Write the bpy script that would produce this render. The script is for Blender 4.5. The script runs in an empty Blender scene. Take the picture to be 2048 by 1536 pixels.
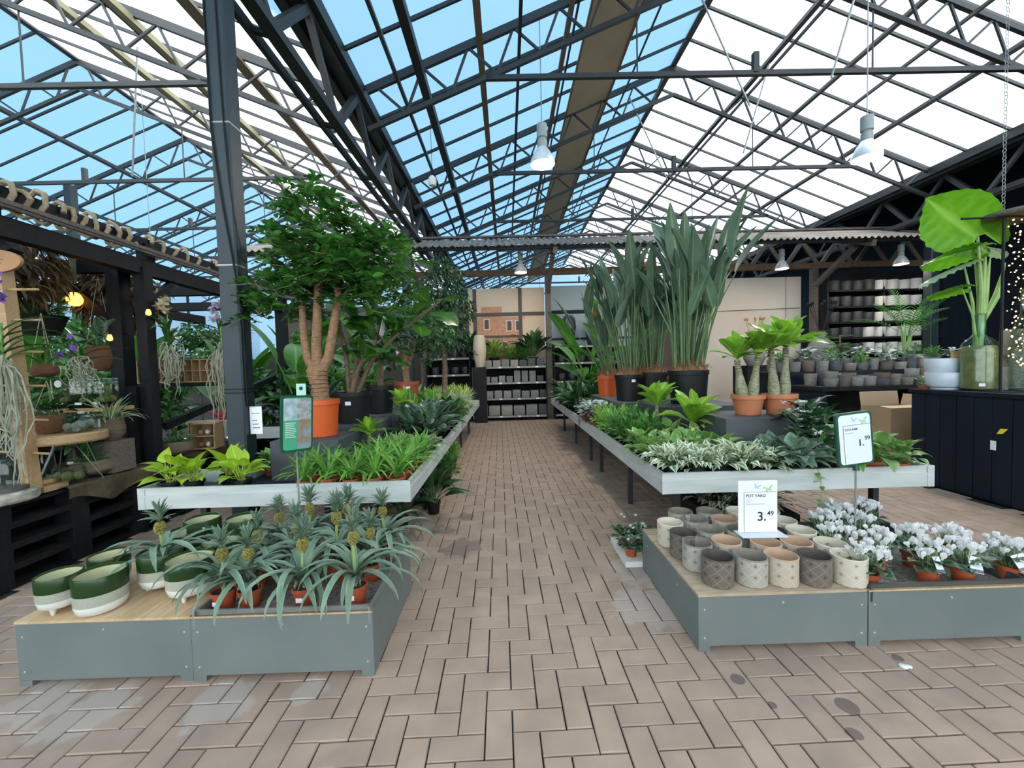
import bpy, math, random
import numpy as np
from math import sin, cos, tan, pi, radians, atan, atan2, sqrt
from mathutils import Vector, Matrix, Euler

random.seed(7)
rng = np.random.default_rng(7)
S = bpy.context.scene
COL = S.collection

# ------------------------------------------------------------------ camera
FPX = 810.0
psi, th, rho = radians(0.64), atan(33 / FPX), radians(1.5)
F0 = Vector((sin(psi), cos(psi), 0)); R0 = Vector((cos(psi), -sin(psi), 0)); ZZ = Vector((0, 0, 1))
Fw = cos(th) * F0 - sin(th) * ZZ
Up = sin(th) * F0 + cos(th) * ZZ
Rt = cos(rho) * R0 - sin(rho) * Up
Up = cos(rho) * Up + sin(rho) * R0
cd = bpy.data.cameras.new('camera'); cam = bpy.data.objects.new('camera', cd); COL.objects.link(cam)
cd.sensor_fit = 'HORIZONTAL'; cd.sensor_width = 36.0; cd.lens = FPX / 2048 * 36.0
cd.clip_start = 0.05; cd.clip_end = 400
cam.matrix_world = Matrix(((Rt.x, Up.x, -Fw.x, 0), (Rt.y, Up.y, -Fw.y, 0), (Rt.z, Up.z, -Fw.z, 1.45), (0, 0, 0, 1)))
S.camera = cam

# ------------------------------------------------------------------ sky, sun, exposure
W = bpy.data.worlds.new('sky'); S.world = W; W.use_nodes = True
nt = W.node_tree; nt.nodes.clear()
wo = nt.nodes.new('ShaderNodeOutputWorld'); bg = nt.nodes.new('ShaderNodeBackground')
tc = nt.nodes.new('ShaderNodeTexCoord'); sx = nt.nodes.new('ShaderNodeSeparateXYZ'); rp = nt.nodes.new('ShaderNodeValToRGB')
nt.links.new(tc.outputs['Generated'], sx.inputs[0]); nt.links.new(sx.outputs['Z'], rp.inputs[0])
rp.color_ramp.elements[0].position = 0.0; rp.color_ramp.elements[0].color = (0.50, 0.75, 0.96, 1)
rp.color_ramp.elements[1].position = 0.45; rp.color_ramp.elements[1].color = (0.32, 0.66, 0.97, 1)
nt.links.new(rp.outputs[0], bg.inputs['Color']); bg.inputs['Strength'].default_value = 1.0
nt.links.new(bg.outputs[0], wo.inputs['Surface'])
sl = bpy.data.lights.new('sun', 'SUN'); sun = bpy.data.objects.new('sun', sl); COL.objects.link(sun)
sl.energy = 13.0; sl.color = (1.0, 0.95, 0.87); sl.angle = radians(1.0)
sun.rotation_euler = Vector((-cos(radians(13.5)) * 0.6, cos(radians(13.5)) * 0.8, -sin(radians(13.5)))).to_track_quat('-Z', 'Y').to_euler()
S.view_settings.view_transform = 'Standard'; S.view_settings.look = 'None'
S.view_settings.gamma = 1.0; S.view_settings.use_curve_mapping = False
S.view_settings.exposure = 0.35
S.cycles.use_denoising = True
S.cycles.max_bounces = 5; S.cycles.diffuse_bounces = 3; S.cycles.glossy_bounces = 2; S.cycles.adaptive_threshold = 0.05
S.cycles.transmission_bounces = 4; S.cycles.transparent_max_bounces = 24
S.cycles.sample_clamp_indirect = 8.0; S.cycles.caustics_reflective = False; S.cycles.caustics_refractive = False

# ------------------------------------------------------------------ materials
MATS = {}
def _base(name):
    m = bpy.data.materials.new(name); m.use_nodes = True
    n = m.node_tree.nodes; l = m.node_tree.links
    return m, n, l, n['Principled BSDF']
def _mixrgb(n, l, fac, a, b, mode='MIX'):
    x = n.new('ShaderNodeMix'); x.data_type = 'RGBA'; x.blend_type = mode
    for s, v in ((x.inputs[0], fac), (x.inputs[6], a), (x.inputs[7], b)):
        if hasattr(v, 'links'): l.new(v, s)
        else: s.default_value = v if not isinstance(v, tuple) else (*v[:3], 1)
    return x.outputs[2]
def mat(name, c, rough=.6, metal=0., c2=None, scale=6., detail=4., bump=0., stretch=(1, 1, 1), rand=0., spec=.5, coords='pos', lo=.35, hi=.65):
    if name in MATS: return MATS[name]
    m, n, l, p = _base(name)
    p.inputs['Roughness'].default_value = rough; p.inputs['Metallic'].default_value = metal
    p.inputs['Specular IOR Level'].default_value = spec
    col = c
    if c2 is not None or bump:
        if coords == 'pos': co = n.new('ShaderNodeNewGeometry').outputs['Position']
        else: co = n.new('ShaderNodeTexCoord').outputs['Object']
        mp = n.new('ShaderNodeMapping'); mp.inputs['Scale'].default_value = stretch; l.new(co, mp.inputs[0])
        nz = n.new('ShaderNodeTexNoise'); nz.inputs['Scale'].default_value = scale; nz.inputs['Detail'].default_value = detail
        l.new(mp.outputs[0], nz.inputs['Vector'])
        if c2 is not None:
            mr = n.new('ShaderNodeMapRange'); mr.inputs[1].default_value = lo; mr.inputs[2].default_value = hi
            l.new(nz.outputs[0], mr.inputs[0])
            col = _mixrgb(n, l, mr.outputs[0], c, c2)
        if bump:
            b = n.new('ShaderNodeBump'); b.inputs['Strength'].default_value = bump; b.inputs['Distance'].default_value = .01
            l.new(nz.outputs[0], b.inputs['Height']); l.new(b.outputs[0], p.inputs['Normal'])
    if rand:
        oi = n.new('ShaderNodeObjectInfo'); ge = n.new('ShaderNodeNewGeometry')
        ad = n.new('ShaderNodeMath'); ad.operation = 'ADD'; l.new(oi.outputs['Random'], ad.inputs[0]); l.new(ge.outputs['Random Per Island'], ad.inputs[1])
        fr = n.new('ShaderNodeMath'); fr.operation = 'FRACT'; l.new(ad.outputs[0], fr.inputs[0])
        hs = n.new('ShaderNodeHueSaturation')
        mr = n.new('ShaderNodeMapRange'); mr.inputs[3].default_value = 1 - rand; mr.inputs[4].default_value = 1 + rand
        l.new(fr.outputs[0], mr.inputs[0]); l.new(mr.outputs[0], hs.inputs['Value'])
        if hasattr(col, 'links'): l.new(col, hs.inputs['Color'])
        else: hs.inputs['Color'].default_value = (*col, 1)
        col = hs.outputs[0]
    if hasattr(col, 'links'): l.new(col, p.inputs['Base Color'])
    else: p.inputs['Base Color'].default_value = (*col, 1)
    MATS[name] = m; return m
def leafmat(name, c, c2, edge=None, vein=None, rough=.42, trans=.3, scale=9., rand=.25, e0=.45, e1=.6, blotch=0):
    """leaf: two greens by noise, an optional other colour at the margin (edge) or midrib (vein), light shining through"""
    if name in MATS: return MATS[name]
    m, n, l, p = _base(name)
    p.inputs['Roughness'].default_value = rough
    co = n.new('ShaderNodeNewGeometry').outputs['Position']
    nz = n.new('ShaderNodeTexNoise'); nz.inputs['Scale'].default_value = scale; nz.inputs['Detail'].default_value = 2; l.new(co, nz.inputs['Vector'])
    mr = n.new('ShaderNodeMapRange'); mr.inputs[1].default_value = .35; mr.inputs[2].default_value = .65; l.new(nz.outputs[0], mr.inputs[0])
    col = _mixrgb(n, l, mr.outputs[0], c, c2)
    at = n.new('ShaderNodeAttribute'); at.attribute_name = 'e'
    if vein is not None:
        r = n.new('ShaderNodeMapRange'); r.inputs[1].default_value = .16; r.inputs[2].default_value = .04; l.new(at.outputs['Fac'], r.inputs[0])
        col = _mixrgb(n, l, r.outputs[0], col, vein)
    if edge is not None:
        src = at.outputs['Fac']
        if blotch:
            n2 = n.new('ShaderNodeTexNoise'); n2.inputs['Scale'].default_value = 45; l.new(co, n2.inputs['Vector'])
            ma = n.new('ShaderNodeMath'); ma.operation = 'MULTIPLY_ADD'; l.new(n2.outputs[0], ma.inputs[0]); ma.inputs[1].default_value = blotch
            l.new(src, ma.inputs[2]); sb = n.new('ShaderNodeMath'); sb.operation = 'SUBTRACT'; l.new(ma.outputs[0], sb.inputs[0]); sb.inputs[1].default_value = blotch * .5
            src = sb.outputs[0]
        r = n.new('ShaderNodeMapRange'); r.inputs[1].default_value = e0; r.inputs[2].default_value = e1; l.new(src, r.inputs[0])
        col = _mixrgb(n, l, r.outputs[0], col, edge)
    oi = n.new('ShaderNodeObjectInfo'); ge = n.new('ShaderNodeNewGeometry')
    ad = n.new('ShaderNodeMath'); ad.operation = 'ADD'; l.new(oi.outputs['Random'], ad.inputs[0]); l.new(ge.outputs['Random Per Island'], ad.inputs[1])
    fr = n.new('ShaderNodeMath'); fr.operation = 'FRACT'; l.new(ad.outputs[0], fr.inputs[0])
    hs = n.new('ShaderNodeHueSaturation'); m2 = n.new('ShaderNodeMapRange'); m2.inputs[3].default_value = 1 - rand; m2.inputs[4].default_value = 1 + rand
    l.new(fr.outputs[0], m2.inputs[0]); l.new(m2.outputs[0], hs.inputs['Value']); l.new(col, hs.inputs['Color'])
    l.new(hs.outputs[0], p.inputs['Base Color'])
    tr = n.new('ShaderNodeBsdfTranslucent'); mx = n.new('ShaderNodeMixShader'); mx.inputs[0].default_value = trans
    l.new(hs.outputs[0], tr.inputs['Color']); l.new(p.outputs[0], mx.inputs[1]); l.new(tr.outputs[0], mx.inputs[2])
    l.new(mx.outputs[0], n['Material Output'].inputs['Surface'])
    MATS[name] = m; return m
def emit(name, c, s):
    if name in MATS: return MATS[name]
    m, n, l, p = _base(name)
    p.inputs['Base Color'].default_value = (*c, 1); p.inputs['Emission Color'].default_value = (*c, 1); p.inputs['Emission Strength'].default_value = s
    MATS[name] = m; return m
def glassmat(name, c=(1, 1, 1), rough=.02, clear=.85):
    """thin vessel glass: see-through with reflections at grazing angles"""
    if name in MATS: return MATS[name]
    m, n, l, p = _base(name)
    t = n.new('ShaderNodeBsdfTransparent'); t.inputs[0].default_value = (*[x * clear + (1 - clear) * .6 for x in c], 1)
    g = n.new('ShaderNodeBsdfGlossy'); g.inputs['Roughness'].default_value = rough; g.inputs[0].default_value = (*c, 1)
    lw = n.new('ShaderNodeLayerWeight'); lw.inputs[0].default_value = .5; pw = n.new('ShaderNodeMath'); pw.operation = 'POWER'; l.new(lw.outputs['Facing'], pw.inputs[0]); pw.inputs[1].default_value = 3.5
    f = n.new('ShaderNodeMath'); f.operation = 'MULTIPLY_ADD'; l.new(pw.outputs[0], f.inputs[0]); f.inputs[1].default_value = .55; f.inputs[2].default_value = .05
    x = n.new('ShaderNodeMixShader'); l.new(f.outputs[0], x.inputs[0]); l.new(t.outputs[0], x.inputs[1]); l.new(g.outputs[0], x.inputs[2])
    l.new(x.outputs[0], n['Material Output'].inputs['Surface'])
    MATS[name] = m; return m
def panemat(name, c, d):
    m, n, l, p = _base(name)
    t = n.new('ShaderNodeBsdfTranslucent'); t.inputs[0].default_value = (*c, 1)
    q = n.new('ShaderNodeBsdfDiffuse'); q.inputs[0].default_value = (.8, .8, .8, 1)
    x = n.new('ShaderNodeMixShader'); x.inputs[0].default_value = d
    l.new(t.outputs[0], x.inputs[1]); l.new(q.outputs[0], x.inputs[2]); l.new(x.outputs[0], n['Material Output'].inputs['Surface'])
    MATS[name] = m; return m

# ------------------------------------------------------------------ mesh helpers
class B:
    """collects shapes into one mesh"""
    def __init__(s): s.v = []; s.f = []; s.m = []; s.a = []; s.k = 0
    def add(s, v, f, a=None, M=None):
        o = len(s.v); v = np.asarray(v, float)
        if M is not None:
            A = np.array(M); v = v @ A[:3, :3].T + A[:3, 3]
        s.v.extend(map(tuple, v)); s.f.extend(tuple(i + o for i in q) for q in f); s.m.extend([s.k] * len(f))
        s.a.extend(a if a is not None else [0.] * len(v)); return s
    def box(s, x0, x1, y0, y1, z0, z1, M=None):
        v = [(x, y, z) for z in (z0, z1) for y in (y0, y1) for x in (x0, x1)]
        return s.add(v, [(0, 2, 3, 1), (4, 5, 7, 6), (0, 1, 5, 4), (1, 3, 7, 5), (3, 2, 6, 7), (2, 0, 4, 6)], M=M)
    def cbox(s, x0, x1, y0, y1, z0, z1, c=.003):
        """box with chamfered upper edges"""
        v = [(x0, y0, z0), (x1, y0, z0), (x1, y1, z0), (x0, y1, z0), (x0, y0, z1 - c), (x1, y0, z1 - c), (x1, y1, z1 - c), (x0, y1, z1 - c),
             (x0 + c, y0 + c, z1), (x1 - c, y0 + c, z1), (x1 - c, y1 - c, z1), (x0 + c, y1 - c, z1)]
        f = [(3, 2, 1, 0), (8, 9, 10, 11)]
        for i in range(4):
            j = (i + 1) % 4; f += [(i, j, 4 + j, 4 + i), (4 + i, 4 + j, 8 + j, 8 + i)]
        return s.add(v, f)
    def bar(s, p, q, w, h=None):
        h = h or w; p = Vector(p); q = Vector(q); d = (q - p).normalized()
        u = d.cross(Vector((0, 0, 1)));
        if u.length < 1e-4: u = Vector((1, 0, 0))
        u.normalize(); n = u.cross(d); v = []
        for c in (p, q):
            for a, b in ((-1, -1), (1, -1), (1, 1), (-1, 1)): v.append(c + u * a * w / 2 + n * b * h / 2)
        return s.add(v, [(3, 2, 1, 0), (4, 5, 6, 7), (0, 1, 5, 4), (1, 2, 6, 5), (2, 3, 7, 6), (3, 0, 4, 7)])
    def tube(s, pts, r, n=6, cap=True):
        P = [Vector(p) for p in pts]; R = r if hasattr(r, '__len__') else [r] * len(P); v = []; f = []
        u = None
        for i, p in enumerate(P):
            d = (P[min(i + 1, len(P) - 1)] - P[max(i - 1, 0)]).normalized()
            if u is None:
                u = d.cross(Vector((0, 0, 1)))
                if u.length < 1e-3: u = d.cross(Vector((1, 0, 0)))
            u = (u - d * u.dot(d)).normalized(); w = d.cross(u)
            for k in range(n): v.append(p + (u * cos(2 * pi * k / n) + w * sin(2 * pi * k / n)) * R[i])
        for i in range(len(P) - 1):
            for k in range(n):
                a = i * n + k; b = i * n + (k + 1) % n; f.append((a, b, b + n, a + n))
        if cap: f.append(tuple(range(n - 1, -1, -1))); f.append(tuple(len(v) - n + k for k in range(n)))
        return s.add(v, f)
    def lathe(s, prof, n=20, M=None, sx=1., sy=1., close=False, cap=True):
        v = []; f = []
        for r, z in prof:
            for k in range(n): v.append((r * sx * cos(2 * pi * k / n), r * sy * sin(2 * pi * k / n), z))
        for i in range(len(prof) - 1):
            for k in range(n):
                a = i * n + k; b = i * n + (k + 1) % n; f.append((a, b, b + n, a + n))
        if prof[0][0] > 1e-3 and cap: f.append(tuple(range(n - 1, -1, -1)))
        if prof[-1][0] > 1e-6 and close: f.append(tuple(len(v) - n + k for k in range(n)))
        return s.add(v, f, M=M)
    def ball(s, c, r, n=8, m=6, sz=1.):
        pr = [(max(1e-7, r * sin(pi * i / m)), -r * sz * cos(pi * i / m)) for i in range(m + 1)]
        return s.lathe(pr, n, Matrix.Translation(c))
    def mesh(s, name, mats, smooth=True, sharp=40):
        me = bpy.data.meshes.new(name); me.from_pydata(s.v, [], s.f)
        for m in (mats if isinstance(mats, (list, tuple)) else [mats]): me.materials.append(m)
        if any(s.m): me.polygons.foreach_set('material_index', s.m)
        if any(s.a):
            at = me.attributes.new('e', 'FLOAT', 'POINT'); at.data.foreach_set('value', s.a)
        if smooth:
            me.polygons.foreach_set('use_smooth', [True] * len(me.polygons))
            if sharp: me.set_sharp_from_angle(angle=radians(sharp))
        me.update(); return me

def ob(name, me, parent=None, loc=(0, 0, 0), rot=(0, 0, 0), sc=1., kind=None):
    o = bpy.data.objects.new(name, me); COL.objects.link(o)
    o.location = loc; o.rotation_euler = rot; o.scale = (sc, sc, sc) if not hasattr(sc, '__len__') else sc
    if parent is not None: o.parent = parent
    if kind: o['kind'] = kind
    return o
def tag(o, label, cat=None, group=None, kind=None):
    o['label'] = label
    if cat: o['category'] = cat
    if group: o['group'] = group
    if kind: o['kind'] = kind
    return o
def thing(name, label, cat, loc=(0, 0, 0), rz=0., group=None, kind=None, sc=1.):
    return tag(ob(name, None, None, loc, (0, 0, rz), sc), label, cat, group, kind)
def copytree(o, parent=None):
    c = o.copy(); COL.objects.link(c)
    if parent is not None: c.parent = parent
    for ch in o.children: copytree(ch, c)
    return c
def again(proto, label, loc, rz=0., group=None, sc=None):
    c = copytree(proto); c.location = loc; c.rotation_euler = (0, 0, rz); c['label'] = label
    if group: c['group'] = group
    if sc: c.scale = (sc, sc, sc)
    return c
_cubes = {}
def cube(m):
    if m.name not in _cubes:
        b = B(); b.box(-.5, .5, -.5, .5, -.5, .5); _cubes[m.name] = b.mesh('bar_' + m.name, m, False)
    return _cubes[m.name]
def bar(name, p, q, w, h, m, parent=None, roll=0.):
    """a straight bar between two points, w wide and h high"""
    p = Vector(p); q = Vector(q); d = q - p; L = d.length
    o = ob(name, cube(m), parent, (p + q) / 2)
    o.rotation_mode = 'QUATERNION'
    dn = d.normalized(); u = dn.cross(ZZ)
    if u.length < 1e-4: u = Vector((0, 1, 0))
    u.normalize(); n = u.cross(dn)
    o.rotation_quaternion = Matrix((u, dn, n)).transposed().to_quaternion()
    o.scale = (w, L, h); return o
def bx(name, x0, x1, y0, y1, z0, z1, m, parent=None):
    o = ob(name, cube(m), parent, ((x0 + x1) / 2, (y0 + y1) / 2, (z0 + z1) / 2)); o.scale = (abs(x1 - x0), abs(y1 - y0), abs(z1 - z0)); return o

# leaves -------------------------------------------------------------
PROF = {
    'strap': lambda t: min(1, .55 + t * 3) * (1 - t ** 4) ** .8,
    'lance': lambda t: sin(pi * min(1, t * .93 + .04) ** .75) ** .9,
    'ovate': lambda t: sin(pi * min(1, t * .96 + .02) ** .8) ** .75,
    'heart': lambda t: (sin(pi * min(1, t * .97 + .12) ** .62) ** .8) if t > .001 else .35,
    'obov': lambda t: sin(pi * min(1, t * .95 + .03) ** 1.55) ** .8,
    'fiddle': lambda t: (.55 + .45 * cos(2 * pi * (t - .08) * 1.15)) * (1 - t ** 7) if t < .35 else sin(pi * ((t - .12) / .88) ** 1.1) ** .55,
    'banana': lambda t: sin(pi * min(1, t * .97 + .02) ** .9) ** .55,
    'paddle': lambda t: sin(pi * min(1, t * .96 + .02) ** .7) ** .8,
}
def leaf(L, w, elev=50, droop=70, prof='strap', seg=8, fold=.25, stalk=0., srad=.004, wave=0., nc=2, seed=0, tipcurl=0.):
    """one leaf blade growing from the origin towards +X: elev at the base, bending down by droop degrees"""
    r = random.Random(seed)
    pts = []; x = z = 0.; N = seg
    a0 = radians(elev); dr = radians(droop)
    tot = L + stalk; ns = 0
    if stalk:
        ns = 3
        for i in range(ns):
            pts.append((x, z, a0 - dr * .25 * i / ns)); x += stalk / ns * cos(pts[-1][2]); z += stalk / ns * sin(pts[-1][2])
    for i in range(N + 1):
        t = i / N; a = a0 - dr * ((.25 if stalk else 0) + (.75 if stalk else 1) * t) - radians(tipcurl) * t ** 3
        pts.append((x, z, a)); x += L / N * cos(a); z += L / N * sin(a)
    v = []; f = []; at = []
    C = 2 * nc + 1; f_ = PROF[prof]
    for i in range(N + 1):
        px, pz, a = pts[ns + i]; t = i / N; hw = max(.0015, w / 2 * max(0., f_(t)))
        for k in range(-nc, nc + 1):
            e = k / nc; up = fold * hw * abs(e) + (wave * hw * sin(t * 19 + k * 2 + seed) * abs(e) if wave else 0)
            v.append((px - up * sin(a), e * hw, pz + up * cos(a))); at.append(abs(e) if abs(e) > 0 else 1e-4)
    for i in range(N):
        for k in range(C - 1):
            q = i * C + k; f.append((q, q + 1, q + 1 + C, q + C))
    if stalk:
        o = len(v); n = 4
        sp = [Vector((p[0], 0, p[1])) for p in pts[:ns + 1]]
        bb = B(); bb.tube(sp, [srad * 1.2] * ns + [srad * .7], n, False)
        v += bb.v; f += [tuple(i + o for i in q) for q in bb.f]; at += [.02] * len(bb.v)
    return np.array(v), f, at
def leafmesh(name, m, *a, **k):
    v, f, at = leaf(*a, **k); b = B(); b.add(v, f, at); return b.mesh(name, m, True, 0)
def Rz(a): return Matrix.Rotation(a, 4, 'Z')
def Tm(*p): return Matrix.Translation(p if len(p) == 3 else p[0])
def spray(b, leaves, n, r=random, h=(0, 0), rad=(0, 0), sc=(.8, 1.2), tilt=0., a0=None):
    """n leaves round the axis, added to mesh b"""
    ph = r.uniform(0, 6.28) if a0 is None else a0
    for i in range(n):
        v, f, at = r.choice(leaves); a = ph + i * 2.39996 + r.uniform(-.3, .3); s = r.uniform(*sc)
        rr = r.uniform(*rad)
        M = Tm(rr * cos(a), rr * sin(a), r.uniform(*h)) @ Rz(a) @ Matrix.Rotation(r.uniform(-tilt, tilt), 4, 'Y') @ Matrix.Rotation(r.uniform(-.35, .35), 4, 'X') @ Matrix.Scale(s, 4)
        b.add(v, f, at, M)
def potmesh(name, m, r=.06, h=.11, taper=.75, rim=.012, n=20, soil=None, rimh=.2):
    """a flowerpot with a raised rim band, an open mouth and soil inside"""
    b = B(); rb = r * taper; z = h * (1 - rimh)
    rz = rb + (r - rim * .5 - rb) * (z / h)
    b.lathe([(rb * .96, 0), (rb, .003), (rz, z), (r, z + .002), (r, h - .002), (r - .002, h), (r - .006, h), (r - .008, h * .88)], n)
    b.k = 1; b.lathe([(0.0001, h * .9), (r * .5, h * .905), (r - .007, h * .88)], n)
    return b.mesh(name, [m, soil or M_soil])
# ------------------------------------------------------------------ palette
M_soil = mat('soil', (.035, .024, .016), .95, c2=(.07, .05, .035), scale=90, bump=.8)
M_joint = mat('joint sand', (.022, .018, .015), .95)
M_pave = mat('clay paver', (.385, .275, .208), .75, c2=(.31, .222, .169), scale=5, bump=.25, rand=.065, detail=8)
M_steel = mat('dark steel', (.026, .030, .032), .5)
M_steelm = mat('weathered steel', (.07, .070, .066), .5)
M_galv = mat('galvanised steel', (.34, .35, .34), .42, .6)
M_column = mat('blue grey column paint', (.016, .03, .037), .5)
M_alu = mat('aluminium profile', (.60, .63, .61), .45, .15, c2=(.50, .54, .52), scale=3, stretch=(1, 1, 6))
M_pane = panemat('roof glazing', (.94, .97, 1.0), .08)
M_tan = leafmat('beige shading cloth', (.52, .40, .28), (.46, .36, .25), rough=.8, trans=.4, scale=2., rand=.02)
M_brown = mat('brown rail', (.20, .145, .09), .55)
M_olive = mat('yellowish pipe', (.34, .29, .15), .45)
M_black = mat('black timber', (.006, .0065, .008), .65, spec=.3, c2=(.010, .0105, .012), scale=14, stretch=(1, 1, .2), bump=.15)
M_navy = mat('navy boards', (.003, .0085, .017), .55, spec=.3, c2=(.005, .012, .022), scale=8, stretch=(1, 1, .1))
M_wood = mat('weathered timber', (.20, .12, .07), .75, c2=(.11, .068, .042), scale=9, stretch=(1, 6, 6), bump=.3)
M_woodg = mat('grey timber', (.17, .14, .12), .8, c2=(.10, .08, .068), scale=9, stretch=(1, 6, 6), bump=.3)
M_pine = mat('pine', (.50, .33, .17), .6, c2=(.40, .25, .12), scale=10, stretch=(1, 8, 8), bump=.1)
M_corr = mat('corrugated sheet', (.36, .29, .235), .7, c2=(.20, .16, .13), scale=2.5, bump=.2)
M_dim = mat('taupe wall', (.10, .085, .07), .85)
M_dark = mat('charcoal', (.010, .011, .012), .65, spec=.3)

def spots(m, pts, colour, amount, edge=.5, sc=9.):
    """stains of their own shape: noisy blots round the given floor points"""
    n = m.node_tree.nodes; l = m.node_tree.links; p = n['Principled BSDF']; old = p.inputs['Base Color'].links[0].from_socket
    pos = n.new('ShaderNodeNewGeometry').outputs['Position']; nz = n.new('ShaderNodeTexNoise'); nz.inputs['Scale'].default_value = sc; nz.inputs['Detail'].default_value = 5; l.new(pos, nz.inputs['Vector'])
    acc = None
    for x, y, r in pts:
        d = n.new('ShaderNodeVectorMath'); d.operation = 'DISTANCE'; l.new(pos, d.inputs[0]); d.inputs[1].default_value = (x, y, 0)
        a = n.new('ShaderNodeMath'); a.operation = 'MULTIPLY_ADD'; l.new(nz.outputs[0], a.inputs[0]); a.inputs[1].default_value = -r * 1.6; l.new(d.outputs['Value'], a.inputs[2])
        q = n.new('ShaderNodeMapRange'); q.interpolation_type = 'SMOOTHSTEP'; q.inputs[1].default_value = r * (.2 + edge * .5) - r * .4; q.inputs[2].default_value = r * .2 - r * .4; l.new(a.outputs[0], q.inputs[0])
        if acc is None: acc = q.outputs[0]
        else:
            w = n.new('ShaderNodeMath'); w.operation = 'MAXIMUM'; l.new(acc, w.inputs[0]); l.new(q.outputs[0], w.inputs[1]); acc = w.outputs[0]
    k = n.new('ShaderNodeMath'); k.operation = 'MULTIPLY'; l.new(acc, k.inputs[0]); k.inputs[1].default_value = amount
    l.new(_mixrgb(n, l, k.outputs[0], old, colour), p.inputs['Base Color'])
spots(M_pave, [(.80, 2.35, .30), (.84, 2.75, .22), (-2.15, 1.80, .22), (-1.85, 1.72, .2), (-1.30, 1.76, .18), (-.95, 1.80, .10)], (.46, .42, .375), .42)
spots(M_pave, [(-.42, 3.25, .22), (-.62, 3.6, .16), (-.45, 3.95, .14)], (.13, .095, .075), .6, .3)
spots(M_pave, [(1.02, 1.78, .05), (1.38, 1.62, .055), (1.08, 1.64, .045), (1.30, 1.50, .045), (1.85, 1.88, .04)], (.11, .08, .07), .8, .2, 4.)

# ------------------------------------------------------------------ floor of herringbone clay pavers
fb = B(); fb.box(-24, 16, -8, 30, -.2, -.012)
floor = tag(ob('floor', fb.mesh('floor', M_joint, False)), 'reddish brown clay pavers laid in herringbone', kind='structure')
PW = .1085; PA = radians(1.0); PO = Vector((-.237, 1.770))
BOXES = [(-2.2, -.8, 2.02, 2.5), (1.06, 3.3, 2.1, 2.65), (-6, -3.45, 2.4, 9), (4.66, 6.5, 2, 4.7)]
def seen(x, y):
    if any(a < x < b and c < y < d for a, b, c, d in BOXES): return None
    d = Vector((x, y, -1.45)); z = d.dot(Fw)
    if z < .3: return None
    u = FPX * d.dot(Rt) / z; v = -FPX * d.dot(Up) / z
    return None if abs(u) > 1120 or v > 850 else z
cells = []
ca, sa = cos(PA), sin(PA)
for j in range(-6, 98):
    for i in range(-60, 75):
        s = (i + j) % 4
        if s not in (0, 2): continue
        hz = s == 0
        cx, cy = (i + 1, j + .5) if hz else (i + .5, j + 1)
        X = PO.x + (cx * ca - cy * sa) * PW; Y = PO.y + (cx * sa + cy * ca) * PW
        z = seen(X, Y)
        if z is None or Y > 12.2 or X > 7 or X < -6: continue
        cells.append((z, X, Y, hz))
cells.sort()
pv = []
for k in range(4):
    b = B(); g = .0050 + .0015 * (k % 2)
    b.cbox(-PW + g / 2, PW - g / 2, -PW / 2 + g / 2, PW / 2 - g / 2, -.05, 0, .003 + .001 * (k // 2)); pv.append(b.mesh('paver', M_pave, False))
far = B()
for n, (z, X, Y, hz) in enumerate(cells):
    a = PA + (0 if hz else pi / 2) + random.gauss(0, .006); dz = random.uniform(-.0022, .0008)
    if n < 300: ob('paver', pv[n % 4], floor, (X, Y, dz), (random.gauss(0, .004), random.gauss(0, .004), a))
    else:
        src = pv[n % 4]; A = Tm(X, Y, dz) @ Rz(a)
        if n == 300: PV = [([v.co[:] for v in m.vertices], [tuple(p.vertices) for p in m.polygons]) for m in pv]
        far.add(*PV[n % 4], M=A)
ob('paver', far.mesh('paver', M_pave, False), floor, kind='stuff')

# ------------------------------------------------------------------ glazed roof, two bays
ceiling = tag(ob('ceiling', None), 'pitched glazed greenhouse roof', kind='structure')
ZG = 5.74; SL = .405; Y0, Y1 = -5, 27
RCX, RLX = 3.9, -9.3
ZR, ZL = ZG + SL * 5.95, ZG + SL * 6.85
SLOPES = [(-2.05, RCX, ZR), (9.85, RCX, ZR), (-2.45, RLX, ZL), (-16.15, RLX, ZL)]   # eave x, ridge x, ridge z
GB = 3.02 / 4; GY = [6.31 + GB * i for i in range(-15, 28)]
for xe, xr, zr in SLOPES:
    b = B(); dx = xr - xe
    b.add([(0, .015, 0), (dx, .015, zr - ZG), (dx, GB - .015, zr - ZG), (0, GB - .015, 0)], [(0, 1, 2, 3)])
    pm = b.mesh('pane', M_pane, False)
    for k in GY[:-1]:
        ob('pane', pm, ceiling, (xe, k, ZG))
    for k in GY:
        bar('glazing_bar', (xe, k, ZG - .03), (xr, k, zr - .03), .035, .05, M_steel if xe < 0 and xe > -3 and xr > 0 else M_steelm, ceiling)
def on(xe, xr, zr, x, drop): return ZG + (zr - ZG) * (x - xe) / (xr - xe) - drop
def purlin(sl, x, drop, w, h, m, name='purlin'):
    z = on(*SLOPES[sl], x, drop); bar(name, (x, Y0, z), (x, Y1, z), w, h, m, ceiling)
# main bay, aisle-side slope
purlin(0, -1.52, .16, .05, .05, M_steelm); purlin(0, -1.18, .20, .12, .14, M_steel); purlin(0, -.28, .12, .10, .07, M_brown)
purlin(0, .32, .30, .05, .06, M_steel); purlin(0, 1.12, .14, .08, .06, M_brown); purlin(0, 1.22, .18, .03, .05, M_steel)
purlin(0, 2.75, .22, .03, .03, M_steel)
# main bay, sunny slope
purlin(1, 5.35, .18, .09, .07, M_steelm); purlin(1, 5.47, .20, .03, .06, M_steelm); purlin(1, 6.55, .16, .08, .06, M_steelm)
purlin(1, 7.2, .2, .05, .05, M_steelm); purlin(1, 8.15, .16, .11, .06, M_steelm)
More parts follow.
